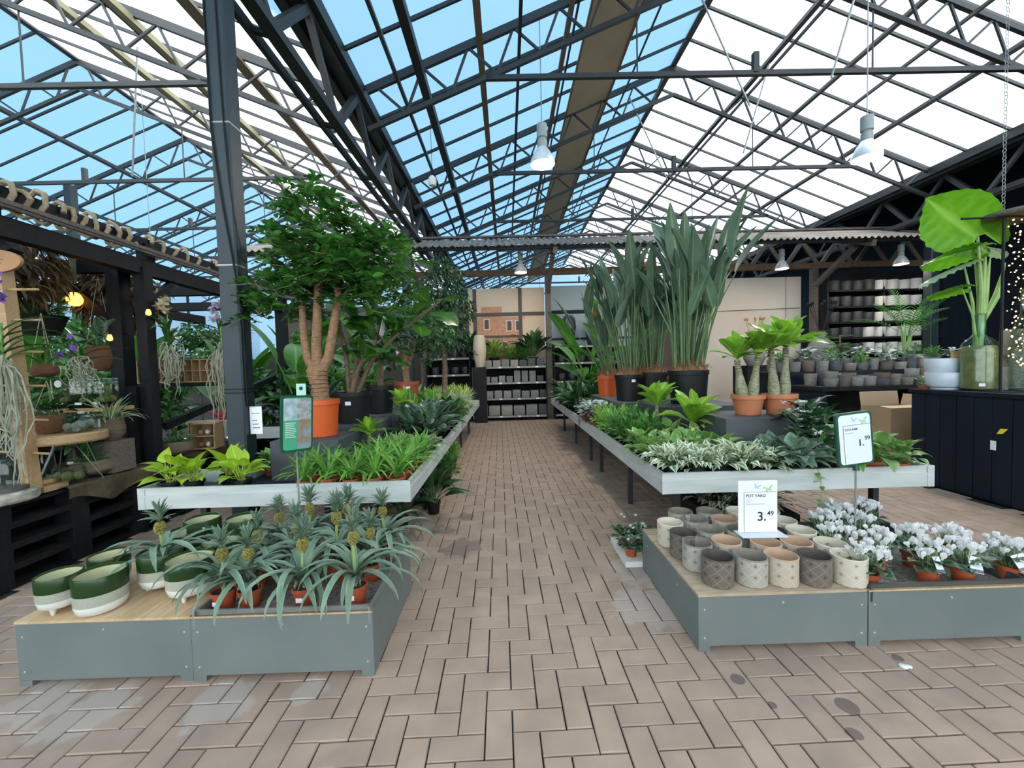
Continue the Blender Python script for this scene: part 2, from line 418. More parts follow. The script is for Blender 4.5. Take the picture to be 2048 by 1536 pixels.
# bay on the far side of the gutter
purlin(2, -3.9, .2, .16, .05, M_brown); purlin(2, -5.45, .2, .10, .10, M_olive); purlin(2, -5.6, .2, .04, .06, M_steelm)
purlin(2, -6.9, .2, .10, .10, M_olive); purlin(2, -7.05, .2, .04, .06, M_steelm)
purlin(3, -11.2, .2, .12, .08, M_steelm); purlin(3, -13.2, .2, .10, .08, M_steelm); purlin(3, -14.6, .2, .05, .05, M_steelm)
for xr, zr in ((RCX, ZR), (RLX, ZL)):
    bar('ridge_beam', (xr, Y0, zr - .02), (xr, Y1, zr - .02), .12, .09, M_steelm, ceiling)
# shading cloth strip under the aisle-side slope
b = B(); za, zb = on(*SLOPES[0], 1.47, .10), on(*SLOPES[0], 2.41, .10)
b.add([(1.47, Y0, za), (2.41, Y0, zb), (2.41, Y1, zb), (1.47, Y1, za), (1.47, Y0, za - .02), (2.41, Y0, zb - .02), (2.41, Y1, zb - .02), (1.47, Y1, za - .02)],
      [(0, 1, 2, 3), (7, 6, 5, 4), (0, 3, 7, 4), (1, 5, 6, 2), (0, 4, 5, 1), (3, 2, 6, 7)])
tag(ob('shading_strip', b.mesh('shading_strip', M_tan, False)), 'long beige strip of shading cloth under the blue roof glazing', 'shade')
for x in (1.46, 2.42):
    z = on(*SLOPES[0], x, .12); bar('purlin', (x, Y0, z), (x, Y1, z), .03, .05, M_brown, ceiling)

# trusses: two parallel chords with zigzag webs on each slope and a horizontal tie
def truss(y, xl, xr_, xm, zm, label, mS, tie):
    t = tag(ob('roof_truss', None, None, (0, y, 0)), label, kind='structure', group='steel roof trusses')
    for xe in (xl, xr_):
        s = 1 if xm > xe else -1; L = abs(xm - xe); sl = (zm - ZG) / L
        up = lambda u: (xe + s * u, 0, ZG + sl * u - .10)
        lo = lambda u: (xe + s * u, 0, ZG + sl * u - .66)
        bar('top_chord', up(.05), up(L), .06, .07, mS, t); bar('bottom_chord', lo(.05), lo(L), .06, .07, mS, t)
        n = 8; st = (L - .4) / n
        for k in range(n):
            bar('strut', up(.2 + k * st), lo(.2 + (k + .62) * st), .03, .035, mS, t)
            bar('strut', lo(.2 + (k + .62) * st), up(.2 + (k + 1) * st), .03, .035, mS, t)
    bar('tie_rod', (tie[0], 0, tie[2]), (tie[1], 0, tie[2]), .06, .07, mS, t)
    for x in (tie[0] * .72 + tie[1] * .28, tie[0] * .28 + tie[1] * .72):
        bar('hanger', (x, 0, tie[2]), (x, 0, ZG + (zm - ZG) * (1 - abs(x - xm) / abs(xm - xl)) - .66), .018, .018, mS, t)
    x = xm; bar('hanger', (x, 0, tie[2]), (x, 0, tie[2] + .3), .08, .08, mS, t)
ORD = ['first', 'second', 'third', 'fourth', 'fifth', 'sixth', 'seventh', 'eighth', 'ninth', 'tenth', 'eleventh', 'twelfth', 'thirteenth', 'fourteenth', 'fifteenth', 'sixteenth', 'seventeenth', 'eighteenth', 'nineteenth', 'twentieth']
for n in range(7):
    y = 6.31 + 3.02 * n
    truss(y, -2.05, 9.85, RCX, ZR, f'lattice steel roof truss spanning the aisle, {ORD[n]} from the camera', M_steel, (-.2, 8.0, 5.83))
    truss(y, -2.45, -16.15, RLX, ZL, f'lattice steel roof truss over the bay beyond the blue-grey column, {ORD[n]} from the camera', M_steelm, (-4.3, -14.3, 5.83))
truss(3.29, -2.05, 9.85, RCX, ZR, 'lattice steel roof truss spanning the aisle, just above the camera', M_steel, (-.2, 8.0, 5.83))

# gutters on lattice girders
def girder(name, x, label, za, zb, mm, x2):
    t = tag(ob(name, None), label, kind='structure')
    b = B(); b.box(x - .22, x + .22, Y0, Y1, zb + .02, zb + .20); ob('gutter', b.mesh('gutter', mm, False), t)
    for dx in (-.1, .1):
        bar('top_chord', (x + dx, Y0, zb), (x + dx, Y1, zb), .07, .08, mm, t)
    bar('bottom_chord', (x + x2, Y0, za), (x + x2, Y1, za), .13, .10, mm, t); bar('bottom_chord', (x - x2, Y0, za), (x - x2, Y1, za), .05, .10, mm, t)
    k = 0; y = Y0
    while y < Y1 - 1:
        bar('strut', (x + x2, y, za), (x + x2, y + .75, zb), .09, .09, mm, t); bar('strut', (x + x2, y + .75, zb), (x + x2, y + 1.5, za), .07, .07, mm if k % 2 else M_steelm, t)
        bar('strut', (x - x2, y, za), (x + x2, y + .1, za), .05, .05, mm, t)
        y += 1.5; k += 1
girder('gutter_girder', -2.25, 'dark steel lattice girder carrying the valley gutter beside the aisle', 4.72, 5.55, M_steel, .10)
girder('gutter_girder', 9.95, 'dark steel lattice girder carrying the eave gutter above the grey pots', 4.72, 5.55, M_steel, .10)

# columns
def column(x, y, w, label, z1=4.70):
    t = tag(ob('steel_column', None, None, (x, y, 0)), label, 'column', 'steel columns under the gutter')
    b = B(); r = .012
    pts = [(-w / 2 + r, -w / 2), (w / 2 - r, -w / 2), (w / 2, -w / 2 + r), (w / 2, w / 2 - r), (w / 2 - r, w / 2), (-w / 2 + r, w / 2), (-w / 2, w / 2 - r), (-w / 2, -w / 2 + r)]
    b.add([(*p, 0) for p in pts] + [(*p, z1) for p in pts], [tuple(range(7, -1, -1)), tuple(range(8, 16))] + [(i, (i + 1) % 8, 8 + (i + 1) % 8, 8 + i) for i in range(8)])
    ob('shaft', b.mesh('shaft', M_column, False), t)
    b = B(); b.box(-w / 2 - .06, w / 2 + .06, -w / 2 - .06, w / 2 + .06, 0, .012); ob('base_plate', b.mesh('base_plate', M_column, False), t)
    return t
c1 = column(-2.245, 3.42, .155, 'tall blue-grey square steel column rising through the near end of the planted bench')
for z, mm in ((2.34, M_galv), (3.47, M_galv), (1.30, M_dark), (1.33, M_dark)):
    b = B(); w = .0795; b.lathe([(w * 1.41, -.006), (w * 1.41, .006)], 4, Rz(pi / 4)); ob('strap', b.mesh('strap', mm, False), c1, (0, 0, z))
b = B(); b.tube([(.02, -.085, 4.7), (.035, -.088, 3.6), (.06, -.088, 3.0), (.085, -.06, 2.6), (.11, 0, 2.3), (.13, .02, 2.0)], .006, 5); ob('cable', b.mesh('cable', M_dark), c1)
b = B(); b.tube([(-.07, -.085, 4.7), (-.06, -.09, 3.4), (.0, -.09, 2.8), (.06, -.09, 2.35), (.088, -.05, 1.9), (.09, -.05, 1.2)], .007, 5); ob('cable', b.mesh('cable', M_dark), c1)
column(-2.25, 9.42, .18, 'blue-grey steel column rising behind the corrugated canopy, second along the aisle')
column(-2.25, 15.4, .18, 'blue-grey steel column far behind the canopy, third along the aisle')
column(9.95, 9.42, .2, 'dark steel column standing behind the grey pot shelves')
column(9.95, 15.4, .2, 'dark steel column far behind the grey pot shelves')
column(-9.3, 9.0, .16, 'thin grey column far off beyond the pergola', 5.6)

# outer walls
def wall(name, x0, x1, y0, y1, z0, z1, m, label):
    return tag(bx(name, x0, x1, y0, y1, z0, z1, m), label, kind='structure')
wall('wall_far', -24, 16, 27.0, 27.15, 0, 2.6, M_dim, 'low taupe wall at the far end')
for k in range(-8, 5):
    tag(bx('window_%d' % (k + 9), k * 3 + .06, k * 3 + 2.94, 27.05, 27.08, 2.6, 9, M_pane), 'frosted glazing at the far end', kind='structure')
    bar('trim_%d' % (k + 9), (k * 3, 27, 2.6), (k * 3, 27, 9), .12, .1, M_steel)['kind'] = 'structure'
wall('wall_left', -16.3, -16.15, -5, 27, 0, 2.4, M_dim, 'low taupe side wall')
for k in range(-2, 9):
    tag(bx('window_%d' % (k + 30), -16.22, -16.20, k * 3 + .06, k * 3 + 2.94, 2.4, 5.9, M_pane), 'frosted side glazing', kind='structure')
    bar('trim_%d' % (k + 30), (-16.2, k * 3, 2.4), (-16.2, k * 3, 5.9), .12, .1, M_steel)['kind'] = 'structure'
wall('wall_right', 12.5, 12.65, -5, 27, 0, 6.6, M_navy, 'dark side wall beyond the eave')
wall('wall_back', -16.3, 12.6, -5.15, -5, 0, 1.0, M_dim, 'low wall behind the camera')
tag(bx('window_60', -16.3, 12.6, -5.1, -5.06, 1.0, 9, M_pane), 'frosted glazing behind the camera', kind='structure')
b = B(); b.add([(10.1, Y0, 5.75), (12.6, Y0, 6.6), (12.6, Y1, 6.6), (10.1, Y1, 5.75)], [(0, 1, 2, 3)])
tag(ob('trim_90', b.mesh('trim_90', M_dark, False)), 'dark lean-to roof beside the eave gutter', kind='structure')
# ------------------------------------------------------------------ low grey display boxes at the front
M_grey = mat('grey box paint', (.14, .162, .156), .55, c2=(.168, .19, .182), scale=2.2, detail=8, bump=.05)
M_greyd = mat('dark grey plinth', (.05, .058, .063), .6, c2=(.062, .07, .076), scale=3)
M_ply = mat('plywood', (.62, .44, .26), .6, c2=(.50, .33, .17), scale=5, stretch=(8, 1, 1), bump=.05)
M_plank = mat('raw plank', (.50, .39, .27), .7, c2=(.38, .29, .20), scale=7, stretch=(1, 9, 1), bump=.15, rand=.12)
M_screw = mat('screw', (.7, .7, .68), .35, .7)
M_gravel = mat('grey soil', (.34, .31, .26), .95, c2=(.16, .145, .12), scale=60, bump=.4)
M_terra = mat('terracotta plastic', (.42, .085, .035), .5, c2=(.36, .075, .03), scale=6, rand=.08)
M_terr2 = mat('terracotta clay', (.48, .17, .075), .7, c2=(.42, .15, .065), scale=8)
M_blackp = mat('black plastic', (.008, .0085, .009), .5, spec=.35)
M_white = mat('white card', (.82, .84, .86), .5)
M_ink = mat('black ink', (.012, .012, .014), .5)
sm = B(); sm.lathe([(.005, 0), (.005, .002), (.003, .003), (.0001, .003)], 8); SCREW = sm.mesh('screw', M_screw)
def screws(t, pts, axis):
    for p in pts: ob('screw', SCREW, t, p, (pi / 2, 0, 0) if axis == 'y' else (0, -pi / 2, 0))
def displaybox(x0, x1, y0, y1, z, label, top, planter=False, sides=(True, True)):
    t = thing('display_box' if not planter else 'planter_box', label, 'display box' if not planter else 'planter', ((x0 + x1) / 2, (y0 + y1) / 2, 0))
    w, d = (x1 - x0) / 2, (y1 - y0) / 2
    zt = z - (.012 if not planter else 0)
    bx('front_panel', -w, w, -d, -d + .018, .028, zt, M_grey, t); bx('back_panel', -w, w, d - .018, d, .028, zt, M_grey, t)
    bx('side_panel', -w, -w + .018, -d + .018, d - .018, .012, zt, M_grey, t); bx('side_panel', w - .018, w, -d + .018, d - .018, .012, zt, M_grey, t)
    for a in (-1, 1):
        for c in (-1, 1): bx('foot', a * (w - .03) - .03, a * (w - .03) + .03, c * (d - .03) - .03, c * (d - .03) + .03, 0, .03, M_grey, t)
    screws(t, [(-w + .03, -d, z - .075), (w - .03, -d, z - .075), (0, -d, z - .05), (-w + .03, -d, .07), (w - .03, -d, .07)], 'y')
    if sides[0]: screws(t, [(-w, -d + .25, z - .08), (-w, d - .1, z - .08)], 'x')
    if planter:
        for n, (a0, a1, c0, c1) in enumerate(((-w + .002, w - .002, -d + .014, -d + .024), (-w + .002, w - .002, d - .024, d - .014), (-w + .008, -w + .02, -d, d), (w - .02, w - .008, -d, d))):
            bx('tray_rim', a0, a1, c0, c1, z - .06, z + .022, M_steelm if x0 > 0 else M_galv, t)
        bx('trim_board', -w, w, -d - .002, -d + .014, z - .008, z, M_ply, t)
        bx('tray_floor', -w + .02, w - .02, -d + .02, d - .02, z - .09, z - .07, M_gravel, t)
        b = B(); n = 26
        xs = np.linspace(-w + .021, w - .021, n); ys = np.linspace(-d + .024, d - .024, 18)
        v = [(x, y, z - .045 + .012 * sin(x * 31 + y * 17) * cos(y * 23) + random.uniform(-.004, .004)) for y in ys for x in xs]
        b.add(v, [(r * n + c, r * n + c + 1, (r + 1) * n + c + 1, (r + 1) * n + c) for r in range(17) for c in range(n - 1)])
        ob('soil', b.mesh('soil', M_gravel), t)
    elif top == 'ply': bx('top_board', -w - .003, w, -d - .003, d + .003, zt, z, M_ply, t)
    else:
        n = 8; s = 2 * d / n
        for k in range(n): bx('plank', -w, w, -d + k * s + .0035, -d + (k + 1) * s - .0035, zt, z + random.uniform(-.001, .001), M_plank, t)
    return t
LZ, RZ = .315, .29
displaybox(-2.348, -1.530, 1.888, 2.62, LZ, 'low grey display box with a plywood top carrying green ceramic pots', 'ply')
displaybox(-1.524, -.670, 1.882, 2.62, LZ, 'low grey planter box full of miniature pineapple plants', None, True)
displaybox(.924, 1.777, 1.965, 2.80, RZ, 'low grey display box with a plank top carrying patterned pots', 'plank')
displaybox(1.781, 2.62, 1.962, 2.80, RZ, 'low grey planter box holding most of the white cyclamen', None, True, (False, False))
displaybox(2.624, 3.46, 1.960, 2.40, RZ, 'shallower grey planter box at the frame edge with one cyclamen', None, True, (False, False))

# green, beige and white ceramic pots on little feet
M_gcer = mat('dark green glaze', (.022, .05, .013), .22)
M_bcer = mat('speckled beige band', (.37, .38, .30), .5, c2=(.46, .46, .37), scale=220, detail=1)
M_wcer = mat('white glaze', (.78, .78, .72), .3)
M_icer = mat('pale green inside', (.50, .50, .30), .5)
def greenpot2(R, h, label, loc, feet=True):
    t = thing('ceramic_pot', label, 'pot', loc, random.uniform(0, 6), 'green and white ceramic pots')
    f = .028 if feet else .0; n = 36
    prof = [(.0001, f, 2), (R * .72, f, 2), (R * .87, f + .008, 2), (R * .95, f + .035, 2), (R * .965, f + h * .27, 2), (R * .98, f + h * .55, 1), (R, f + h * .985, 0), (R * .985, f + h, 0), (R * .925, f + h - .001, 0), (R * .92, f + h * .93, 0),
            (R * .94, f + h * .4, 3), (R * .8, f + h * .14, 3), (.0001, f + h * .12, 3)]
    b = B(); b.lathe([(p[0], p[1]) for p in prof], n)
    b.f = b.f[:n * (len(prof) - 1)]; b.m = [prof[i // n + 1][2] for i in range(len(b.f))]
    ob('body', b.mesh('body', [M_gcer, M_bcer, M_wcer, M_icer], True, 50), t)
    if feet:
        fm = B(); fm.lathe([(.0001, 0), (.006, 0), (.009, .006), (.015, .034), (.0001, .04)], 10); fm = fm.mesh('foot', M_wcer)
        for k in range(3): ob('foot', fm, t, (R * .62 * cos(k * 2.094), R * .62 * sin(k * 2.094), 0))
    return t
GP = [(-2.235, 1.985, .088, .155, 1, 'small green-and-white footed pot at the outer corner of the plywood box'),
      (-2.035, 1.985, .105, .185, 0, 'green-and-white pot without feet, frontmost on the plywood box'),
      (-1.885, 2.165, .105, .175, 1, 'green-and-white footed pot holding a pineapple plant'),
      (-1.665, 2.075, .108, .175, 1, 'green-and-white footed pot beside the pineapple planter'),
      (-2.19, 2.19, .088, .155, 1, 'green-and-white pot behind the corner pot on the plywood box'),
      (-1.945, 2.40, .108, .185, 1, 'glossy dark green pot in the middle of the plywood box'),
      (-1.66, 2.30, .095, .165, 1, 'green pot with pale inside half hidden by pineapple leaves'),
      (-1.97, 2.575, .10, .23, 0, 'tall green pot at the back edge of the plywood box'),
      (-1.69, 2.54, .10, .24, 0, 'tall green pot in front of the column foot')]
for x, y, R, h, ft, lb in GP: greenpot2(R, h, lb, (x, y, LZ), ft)
# spiky white dish behind them
b = B(); b.lathe([(.0001, 0), (.06, 0), (.085, .05), (.08, .05), (.055, .008)], 16)
for k in range(8):
    a = k * pi / 4; b.tube([(.08 * cos(a), .08 * sin(a), .04), (.087 * cos(a), .087 * sin(a), .07), (.09 * cos(a), .09 * sin(a), .10)], [.02, .013, .002], 6)
tag(ob('star_dish', b.mesh('star_dish', M_wcer), None, (-1.5, 2.5, LZ + .03)), 'white spiky star-shaped dish among the pineapple leaves', 'dish')
bx_stand = tag(bx('dish_block', -1.55, -1.45, 2.45, 2.55, LZ - .04, LZ + .03, M_gravel), 'small grey block under the white star dish', 'block')

# miniature pineapples
M_pinel = leafmat('pineapple leaf', (.145, .225, .15), (.19, .28, .185), edge=(.33, .40, .30), rough=.45, trans=.15, e0=.7, e1=1.1, rand=.2)
M_pinef = mat('pineapple fruit', (.42, .33, .07), .6, c2=(.10, .12, .04), scale=160, bump=.6, coords='obj')
M_stalk = mat('pale stalk', (.26, .34, .14), .6)
PLEAF = [leafmesh('leaf', M_pinel, L, w, e, d, 'strap', 9, .5, nc=1, tipcurl=c) for L, w, e, d, c in
         ((.36, .034, 62, 125, 25), (.40, .036, 48, 110, 40), (.31, .033, 75, 95, 15), (.42, .034, 38, 85, 55), (.34, .036, 55, 135, 10))]
b = B()
for k in range(9):   # rows of eyes
    z = k * .0072; r = .0195 * sin(pi * (k + 1.2) / 11) + .004
    for j in range(9): b.ball((r * cos(j * .698 + k * .35), r * sin(j * .698 + k * .35), z), .0062, 6, 4)
FRUIT = b.mesh('fruit', M_pinef)
tl = [leaf(.06, .011, e, d, 'lance', 4, .5, nc=1) for e, d in ((80, 20), (60, 50), (40, 60))]
b = B(); r_ = random.Random(3)
for k in range(5): spray(b, [tl[min(2, k // 2)]], 8, r_, (.03 - k * .006, .034 - k * .006), (0, .003), (.8, 1.1))
TUFT = b.mesh('crown', M_pinel, True, 0)
POT12 = potmesh('pot', M_terra, .06, .105, .72)
b = B(); b.box(-.016, .016, -.0005, .0005, 0, .022); TAG = b.mesh('price_tag', M_white, False)
def pineapple(label, loc, rz, sc=1., pot=True, hz=.0, n=15, sticker=False):
    t = thing('pineapple_plant', label, 'plant', loc, rz, 'miniature pineapple plants', sc=sc); r = random.Random(label)
    z = .095
    if pot:
        ob('pot', POT12, t)
        if sticker: ob('price_tag', TAG, t, (-.052 * sin(rz), -.062 * cos(rz), .05), (0, 0, -rz))
    for i in range(n):
        ob('leaf', PLEAF[i % 5], t, (0, 0, z + i * .003), (r.uniform(-.2, .2), r.uniform(-.2, .15), i * 2.39996 + r.uniform(-.3, .3)), r.uniform(.8, 1.08))
    h = .16 + hz; bb = B(); bb.tube([(0, 0, z), (.006, 0, z + h * .5), (0, 0, z + h)], .008, 7); ob('stalk', bb.mesh('stalk', M_stalk), t)
    f = ob('fruit', FRUIT, t, (0, 0, z + h)); c = ob('crown', TUFT, f, (0, 0, .054), (0, 0, 0), 1.45)
    return t
PIN = [(-1.52 + .06, 2.02, 1., 0, 'leftmost of the front row'), (-1.335, 2.03, .98, 0, 'second in the front row'), (-1.06, 2.03, 1.02, 1, 'third in the front row, beside the empty soil'), (-.80, 2.025, 1.04, 2, 'at the aisle corner in the front row'),
       (-1.43, 2.26, .98, 0, 'behind the leftmost one'), (-1.22, 2.28, 1., 1, 'with the yellow fruit in the middle row'), (-1.0, 2.30, 1.05, 2, 'tall one in the middle row'), (-.80, 2.27, .95, 0, 'in the middle row next to the aisle'),
       (-1.44, 2.5, .95, 1, 'at the back beside the white star dish'), (-1.26, 2.52, 1., 2, 'at the back behind the green sign post'), (-1.03, 2.53, 1.05, 1, 'at the back under the bench rim'), (-.80, 2.50, 1.0, 1, 'at the back corner by the aisle')]
for i, (x, y, s, k, lb) in enumerate(PIN):
    pineapple('miniature pineapple plant in a terracotta pot, ' + lb, (x, y, LZ - .05), i * 1.7, s, True, k * .025, 21, i in (0, 2, 3))
pineapple('miniature pineapple plant standing in a green-and-white pot', (-1.885, 2.165, LZ + .02), .6, 1., True, .02, 18)

# patterned oval-look pots
def yaromat(name, c, c2, cin):
    m, n, l, p = _base(name); p.inputs['Roughness'].default_value = .6
    o = n.new('ShaderNodeTexCoord').outputs['Object']; s = n.new('ShaderNodeSeparateXYZ'); l.new(o, s.inputs[0])
    def ma(op, a, b=None, c=None):
        x = n.new('ShaderNodeMath'); x.operation = op
        for i, v in enumerate((a, b, c)):
            if v is None: continue
            if hasattr(v, 'links'): l.new(v, x.inputs[i])
            else: x.inputs[i].default_value = v
        return x.outputs[0]
    u = ma('MULTIPLY', ma('ARCTAN2', s.outputs['Y'], s.outputs['X']), 8 / (2 * pi)); v = ma('MULTIPLY', s.outputs['Z'], 17.)
    a = ma('PINGPONG', u, .5); b_ = ma('PINGPONG', v, .5)                        # 0 .. .5 within a tile
    sq = ma('LESS_THAN', ma('MAXIMUM', a, b_), .11)                             # small dark squares at the tile corners
    rr = ma('SQRT', ma('ADD', ma('MULTIPLY', a, a), ma('MULTIPLY', b_, b_)))
    ring = ma('GREATER_THAN', ma('SINE', ma('MULTIPLY', rr, 62.)), .45)         # fine arcs
    diag = ma('LESS_THAN', ma('ABSOLUTE', ma('SUBTRACT', ma('ADD', a, b_), .5)), .03)
    col = _mixrgb(n, l, ma('MULTIPLY', ring, .35), c, c2); col = _mixrgb(n, l, diag, col, c2); 
    dk = tuple(x * .55 for x in c); col = _mixrgb(n, l, sq, col, dk)
    l.new(col, p.inputs['Base Color'])
    hgt = ma('SUBTRACT', ma('ADD', ring, diag), ma('MULTIPLY', sq, 2.)); bp = n.new('ShaderNodeBump'); bp.inputs['Strength'].default_value = .25; bp.inputs['Distance'].default_value = .002
    l.new(hgt, bp.inputs['Height']); l.new(bp.outputs[0], p.inputs['Normal'])
    return m, mat(name + ' inside', cin, .7)
YC = {'dark brown': yaromat('yaro brown', (.13, .105, .085), (.27, .235, .19), (.085, .07, .06)),
      'light grey': yaromat('yaro grey', (.36, .335, .28), (.52, .49, .42), (.22, .195, .155)),
      'pinkish beige': yaromat('yaro beige', (.46, .385, .30), (.58, .51, .42), (.50, .33, .22)),
      'cream': yaromat('yaro cream', (.56, .51, .40), (.66, .61, .50), (.60, .55, .43))}
YM = {}
for k, (mo, mi) in YC.items():
    b = B(); R, h, n = .08, .145, 40
    b.k = 0; b.lathe([(R * .9, 0), (R * .965, .004), (R * .985, .02), (R * .985, h - .006)], n)
    nf = len(b.f)
    b.k = 1; b.lathe([(R * .985, h - .006), (R, h - .004), (R * .985, h), (R * .93, h), (R * .9, .02), (.0001, .012)], n)
    b.f = [f for f in b.f if len(f) <= 4 or f[0] < n]; 
    b2 = B(); b2.v, b2.f, b2.m, b2.a = b.v, [], [], b.a
    for i, f in enumerate(b.f): b2.f.append(f); b2.m.append(0 if max(f) < 4 * n else 1)
    YM[k] = b2.mesh('patterned_pot', [mo, mi], True, 45)
YP = [(1.08, 2.08, 'dark brown', 'at the aisle end of the front row'), (1.253, 2.075, 'light grey', 'second in the front row'), (1.41, 2.068, 'pinkish beige', 'third in the front row'), (1.577, 2.06, 'dark brown', 'fourth in the front row'), (1.748, 2.045, 'cream', 'at the front beside the cyclamen'),
      (1.05, 2.245, 'light grey', 'at the aisle side, second row'), (1.225, 2.26, 'pinkish beige', 'second row, behind the light grey one'), (1.43, 2.225, 'pinkish beige', 'second row middle, touching two front pots'), (1.60, 2.22, 'pinkish beige', 'second row behind the front dark one'), (1.77, 2.19, 'cream', 'second row beside the cyclamen'),
      (1.035, 2.385, 'dark brown', 'second from the aisle edge, third row'), (1.21, 2.42, 'light grey', 'third row near the aisle'), (1.385, 2.40, 'light grey', 'third row under the price card'), (1.565, 2.37, 'dark brown', 'third row beside the price card'), (1.735, 2.37, 'cream', 'third row next to the cyclamen'),
      (1.02, 2.55, 'cream', 'fourth row at the plank edge'), (1.20, 2.59, 'light grey', 'fourth row near the aisle'), (1.385, 2.575, 'pinkish beige', 'fourth row behind the price card'), (1.56, 2.54, 'light grey', 'fourth row behind the card edge'), (1.735, 2.53, 'cream', 'fourth row by the cyclamen'),
      (1.165, 2.735, 'light grey', 'back row under the bench, nearer the aisle'), (1.36, 2.73, 'light grey', 'back row under the bench, middle'), (1.56, 2.72, 'cream', 'back row behind the card'), (1.73, 2.69, 'cream', 'back row beside the cyclamen')]
for x, y, c, lb in YP:
    tag(ob('patterned_pot', YM[c], None, (x, y, RZ + .001), (0, 0, random.uniform(0, 6))), f'{c} pot with embossed geometric pattern, {lb}', 'pot', 'patterned pots on the plank box')

# signs -------------------------------------------------------------
def text(body, size, loc, rot, m, parent, name='lettering', bold=False, align='LEFT'):
    c = bpy.data.curves.new(name, 'FONT'); c.body = body; c.size = size; c.align_x = align; c.extrude = .0002
    if bold: c.offset = size * .014
    o = bpy.data.objects.new(name, c); COL.objects.link(o); bpy.context.view_layer.update()
    me = bpy.data.meshes.new_from_object(o.evaluated_get(bpy.context.evaluated_depsgraph_get())); bpy.data.objects.remove(o); me.materials.clear(); me.materials.append(m)
    return ob(name, me, parent, loc, rot)
M_bblue = mat('butterfly blue', (.33, .60, .80), .5); M_bgreen = mat('butterfly green', (.42, .66, .36), .5)
def butterfly(parent, loc, s, m, tilt):
    b = B()
    for sx in (-1, 1):
        b.add([(0, 0, -.1), (sx * .25, 0, .35), (sx * .95, 0, .75), (sx * .9, 0, .35), (sx * .45, 0, -.05)], [(0, 1, 2, 3, 4)])
        b.add([(0, 0, -.1), (sx * .5, 0, -.08), (sx * .62, 0, -.4), (sx * .42, 0, -.62), (sx * .2, 0, -.5)], [(0, 1, 2, 3, 4)])
    b.box(-.05, .05, -.02, 0, -.45, .15)
    return ob('butterfly', b.mesh('butterfly', m, False), parent, loc, (0, tilt, 0), s)
M_fine = mat('fine print', (.30, .33, .36), .6)
def pricecard(t, w, h, title, small, euros, cents, y=-.0035, tsz=.105, px=.24, pz=.24):
    """printed face of a price sign; origin at its lower edge centre, facing -Y"""
    R = (pi / 2, 0, 0)
    bx('frame_line', -w * .36, -w * .35, y - .0003, y, h * .02, h * .80, M_ink, t); bx('frame_line', -w * .36, w * .48, y - .0003, y, h * .797, h * .803, M_ink, t)
    text(title, w * tsz, (-w * .31, y, h * .70), R, M_ink, t, bold=True)
    for i, s in enumerate(small): bx('print_line', -w * .31, -w * .31 + w * s, y - .0002, y, h * (.645 - i * .042), h * (.655 - i * .042), M_fine, t)
    text(euros, w * .40 * tsz / .10 * .8, (w * px - w * .02, y, h * pz), R, M_ink, t, 'price', True, 'RIGHT'); text(cents, w * .17, (w * px, y, h * (pz + .10)), R, M_ink, t, 'price', True)
    butterfly(t, (-w * .02, y, h * .905), w * .10, M_bblue, .25); butterfly(t, (w * .27, y, h * .86), w * .135, M_bgreen, -.25)
t = thing('price_sign', 'white acrylic price card reading POT YARO 3.49 standing on the patterned pots', 'sign', (1.455, 2.34, RZ + .146), radians(-2))
bx('card', -.113, .113, -.003, .003, .006, .312, M_white, t); bx('holder_foot', -.125, .135, -.075, .03, 0, .004, mat('frosted acrylic', (.62, .65, .68), .3), t)
pricecard(t, .226, .306, 'POT YARO', [.18, .14, .50], '3.', '49')
M_sgreen = mat('dark green sign frame', (.012, .075, .04), .4)
def framedsign(name, label, loc, w, h, rz, tilt, post, face):
    t = thing(name, label, 'sign', loc, rz); q = ob('sign_board', None, t, (0, 0, post), (0, tilt, 0))
    q.empty_display_size = .01
    b = B(); r = .022; c = []
    for cx, cz, a0 in ((w / 2 - r, r, -90), (w / 2 - r, h - r, 0), (-w / 2 + r, h - r, 90), (-w / 2 + r, r, 180)):
        for k in range(5): a = radians(a0 + k * 22.5); c.append((cx + r * cos(a), cz + r * sin(a)))
    n = len(c); b.add([(x, -.008, z) for x, z in c] + [(x, .008, z) for x, z in c], [tuple(range(n)), tuple(range(2 * n - 1, n - 1, -1))] + [((i + 1) % n, i, n + i, n + (i + 1) % n) for i in range(n)])
    ob('frame', b.mesh('frame', M_sgreen, False), q)
    b = B(); k_ = .88; b.add([(x * k_, -.0095, h / 2 + (z - h / 2) * .92) for x, z in c], [tuple(range(n))]); ob('card', b.mesh('card', face, False), q)
    b = B(); b.tube([(0, 0, 0), (0, 0, post + .01)], .005, 8); ob('post', b.mesh('post', M_galv), t)
    b = B(); b.tube([(0, 0, -.03), (0, 0, .015)], [.018, .007], 8); ob('clip', b.mesh('clip', M_sgreen), q)
    return t, q
t, q = framedsign('price_sign', 'green-framed price sign reading CYCLAAM 1.99 on a thin post among the cyclamen', (2.03, 2.33, RZ - .04), .225, .315, radians(4), radians(-5), .575, mat('sign paper', (.72, .78, .86), .5))
pricecard(q, .205, .30, 'CYCLAAM', [.25], '1.', '99', -.0105, .085, .28, .38)
M_ph1 = mat('photo pale', (.50, .62, .70), .4, c2=(.30, .42, .40), scale=25); M_ph2 = mat('photo dark', (.20, .23, .22), .4, c2=(.45, .46, .44), scale=45)
M_ph3 = mat('print green', (.07, .38, .20), .4); M_ph4 = mat('photo brown', (.30, .19, .10), .4, c2=(.22, .35, .42), scale=18)
t, q = framedsign('plant_sign', 'green-framed plant sign with printed photos on a thin post among the pineapples', (-1.345, 2.56, LZ - .04), .20, .355, radians(54), radians(3), .68, M_ph3)
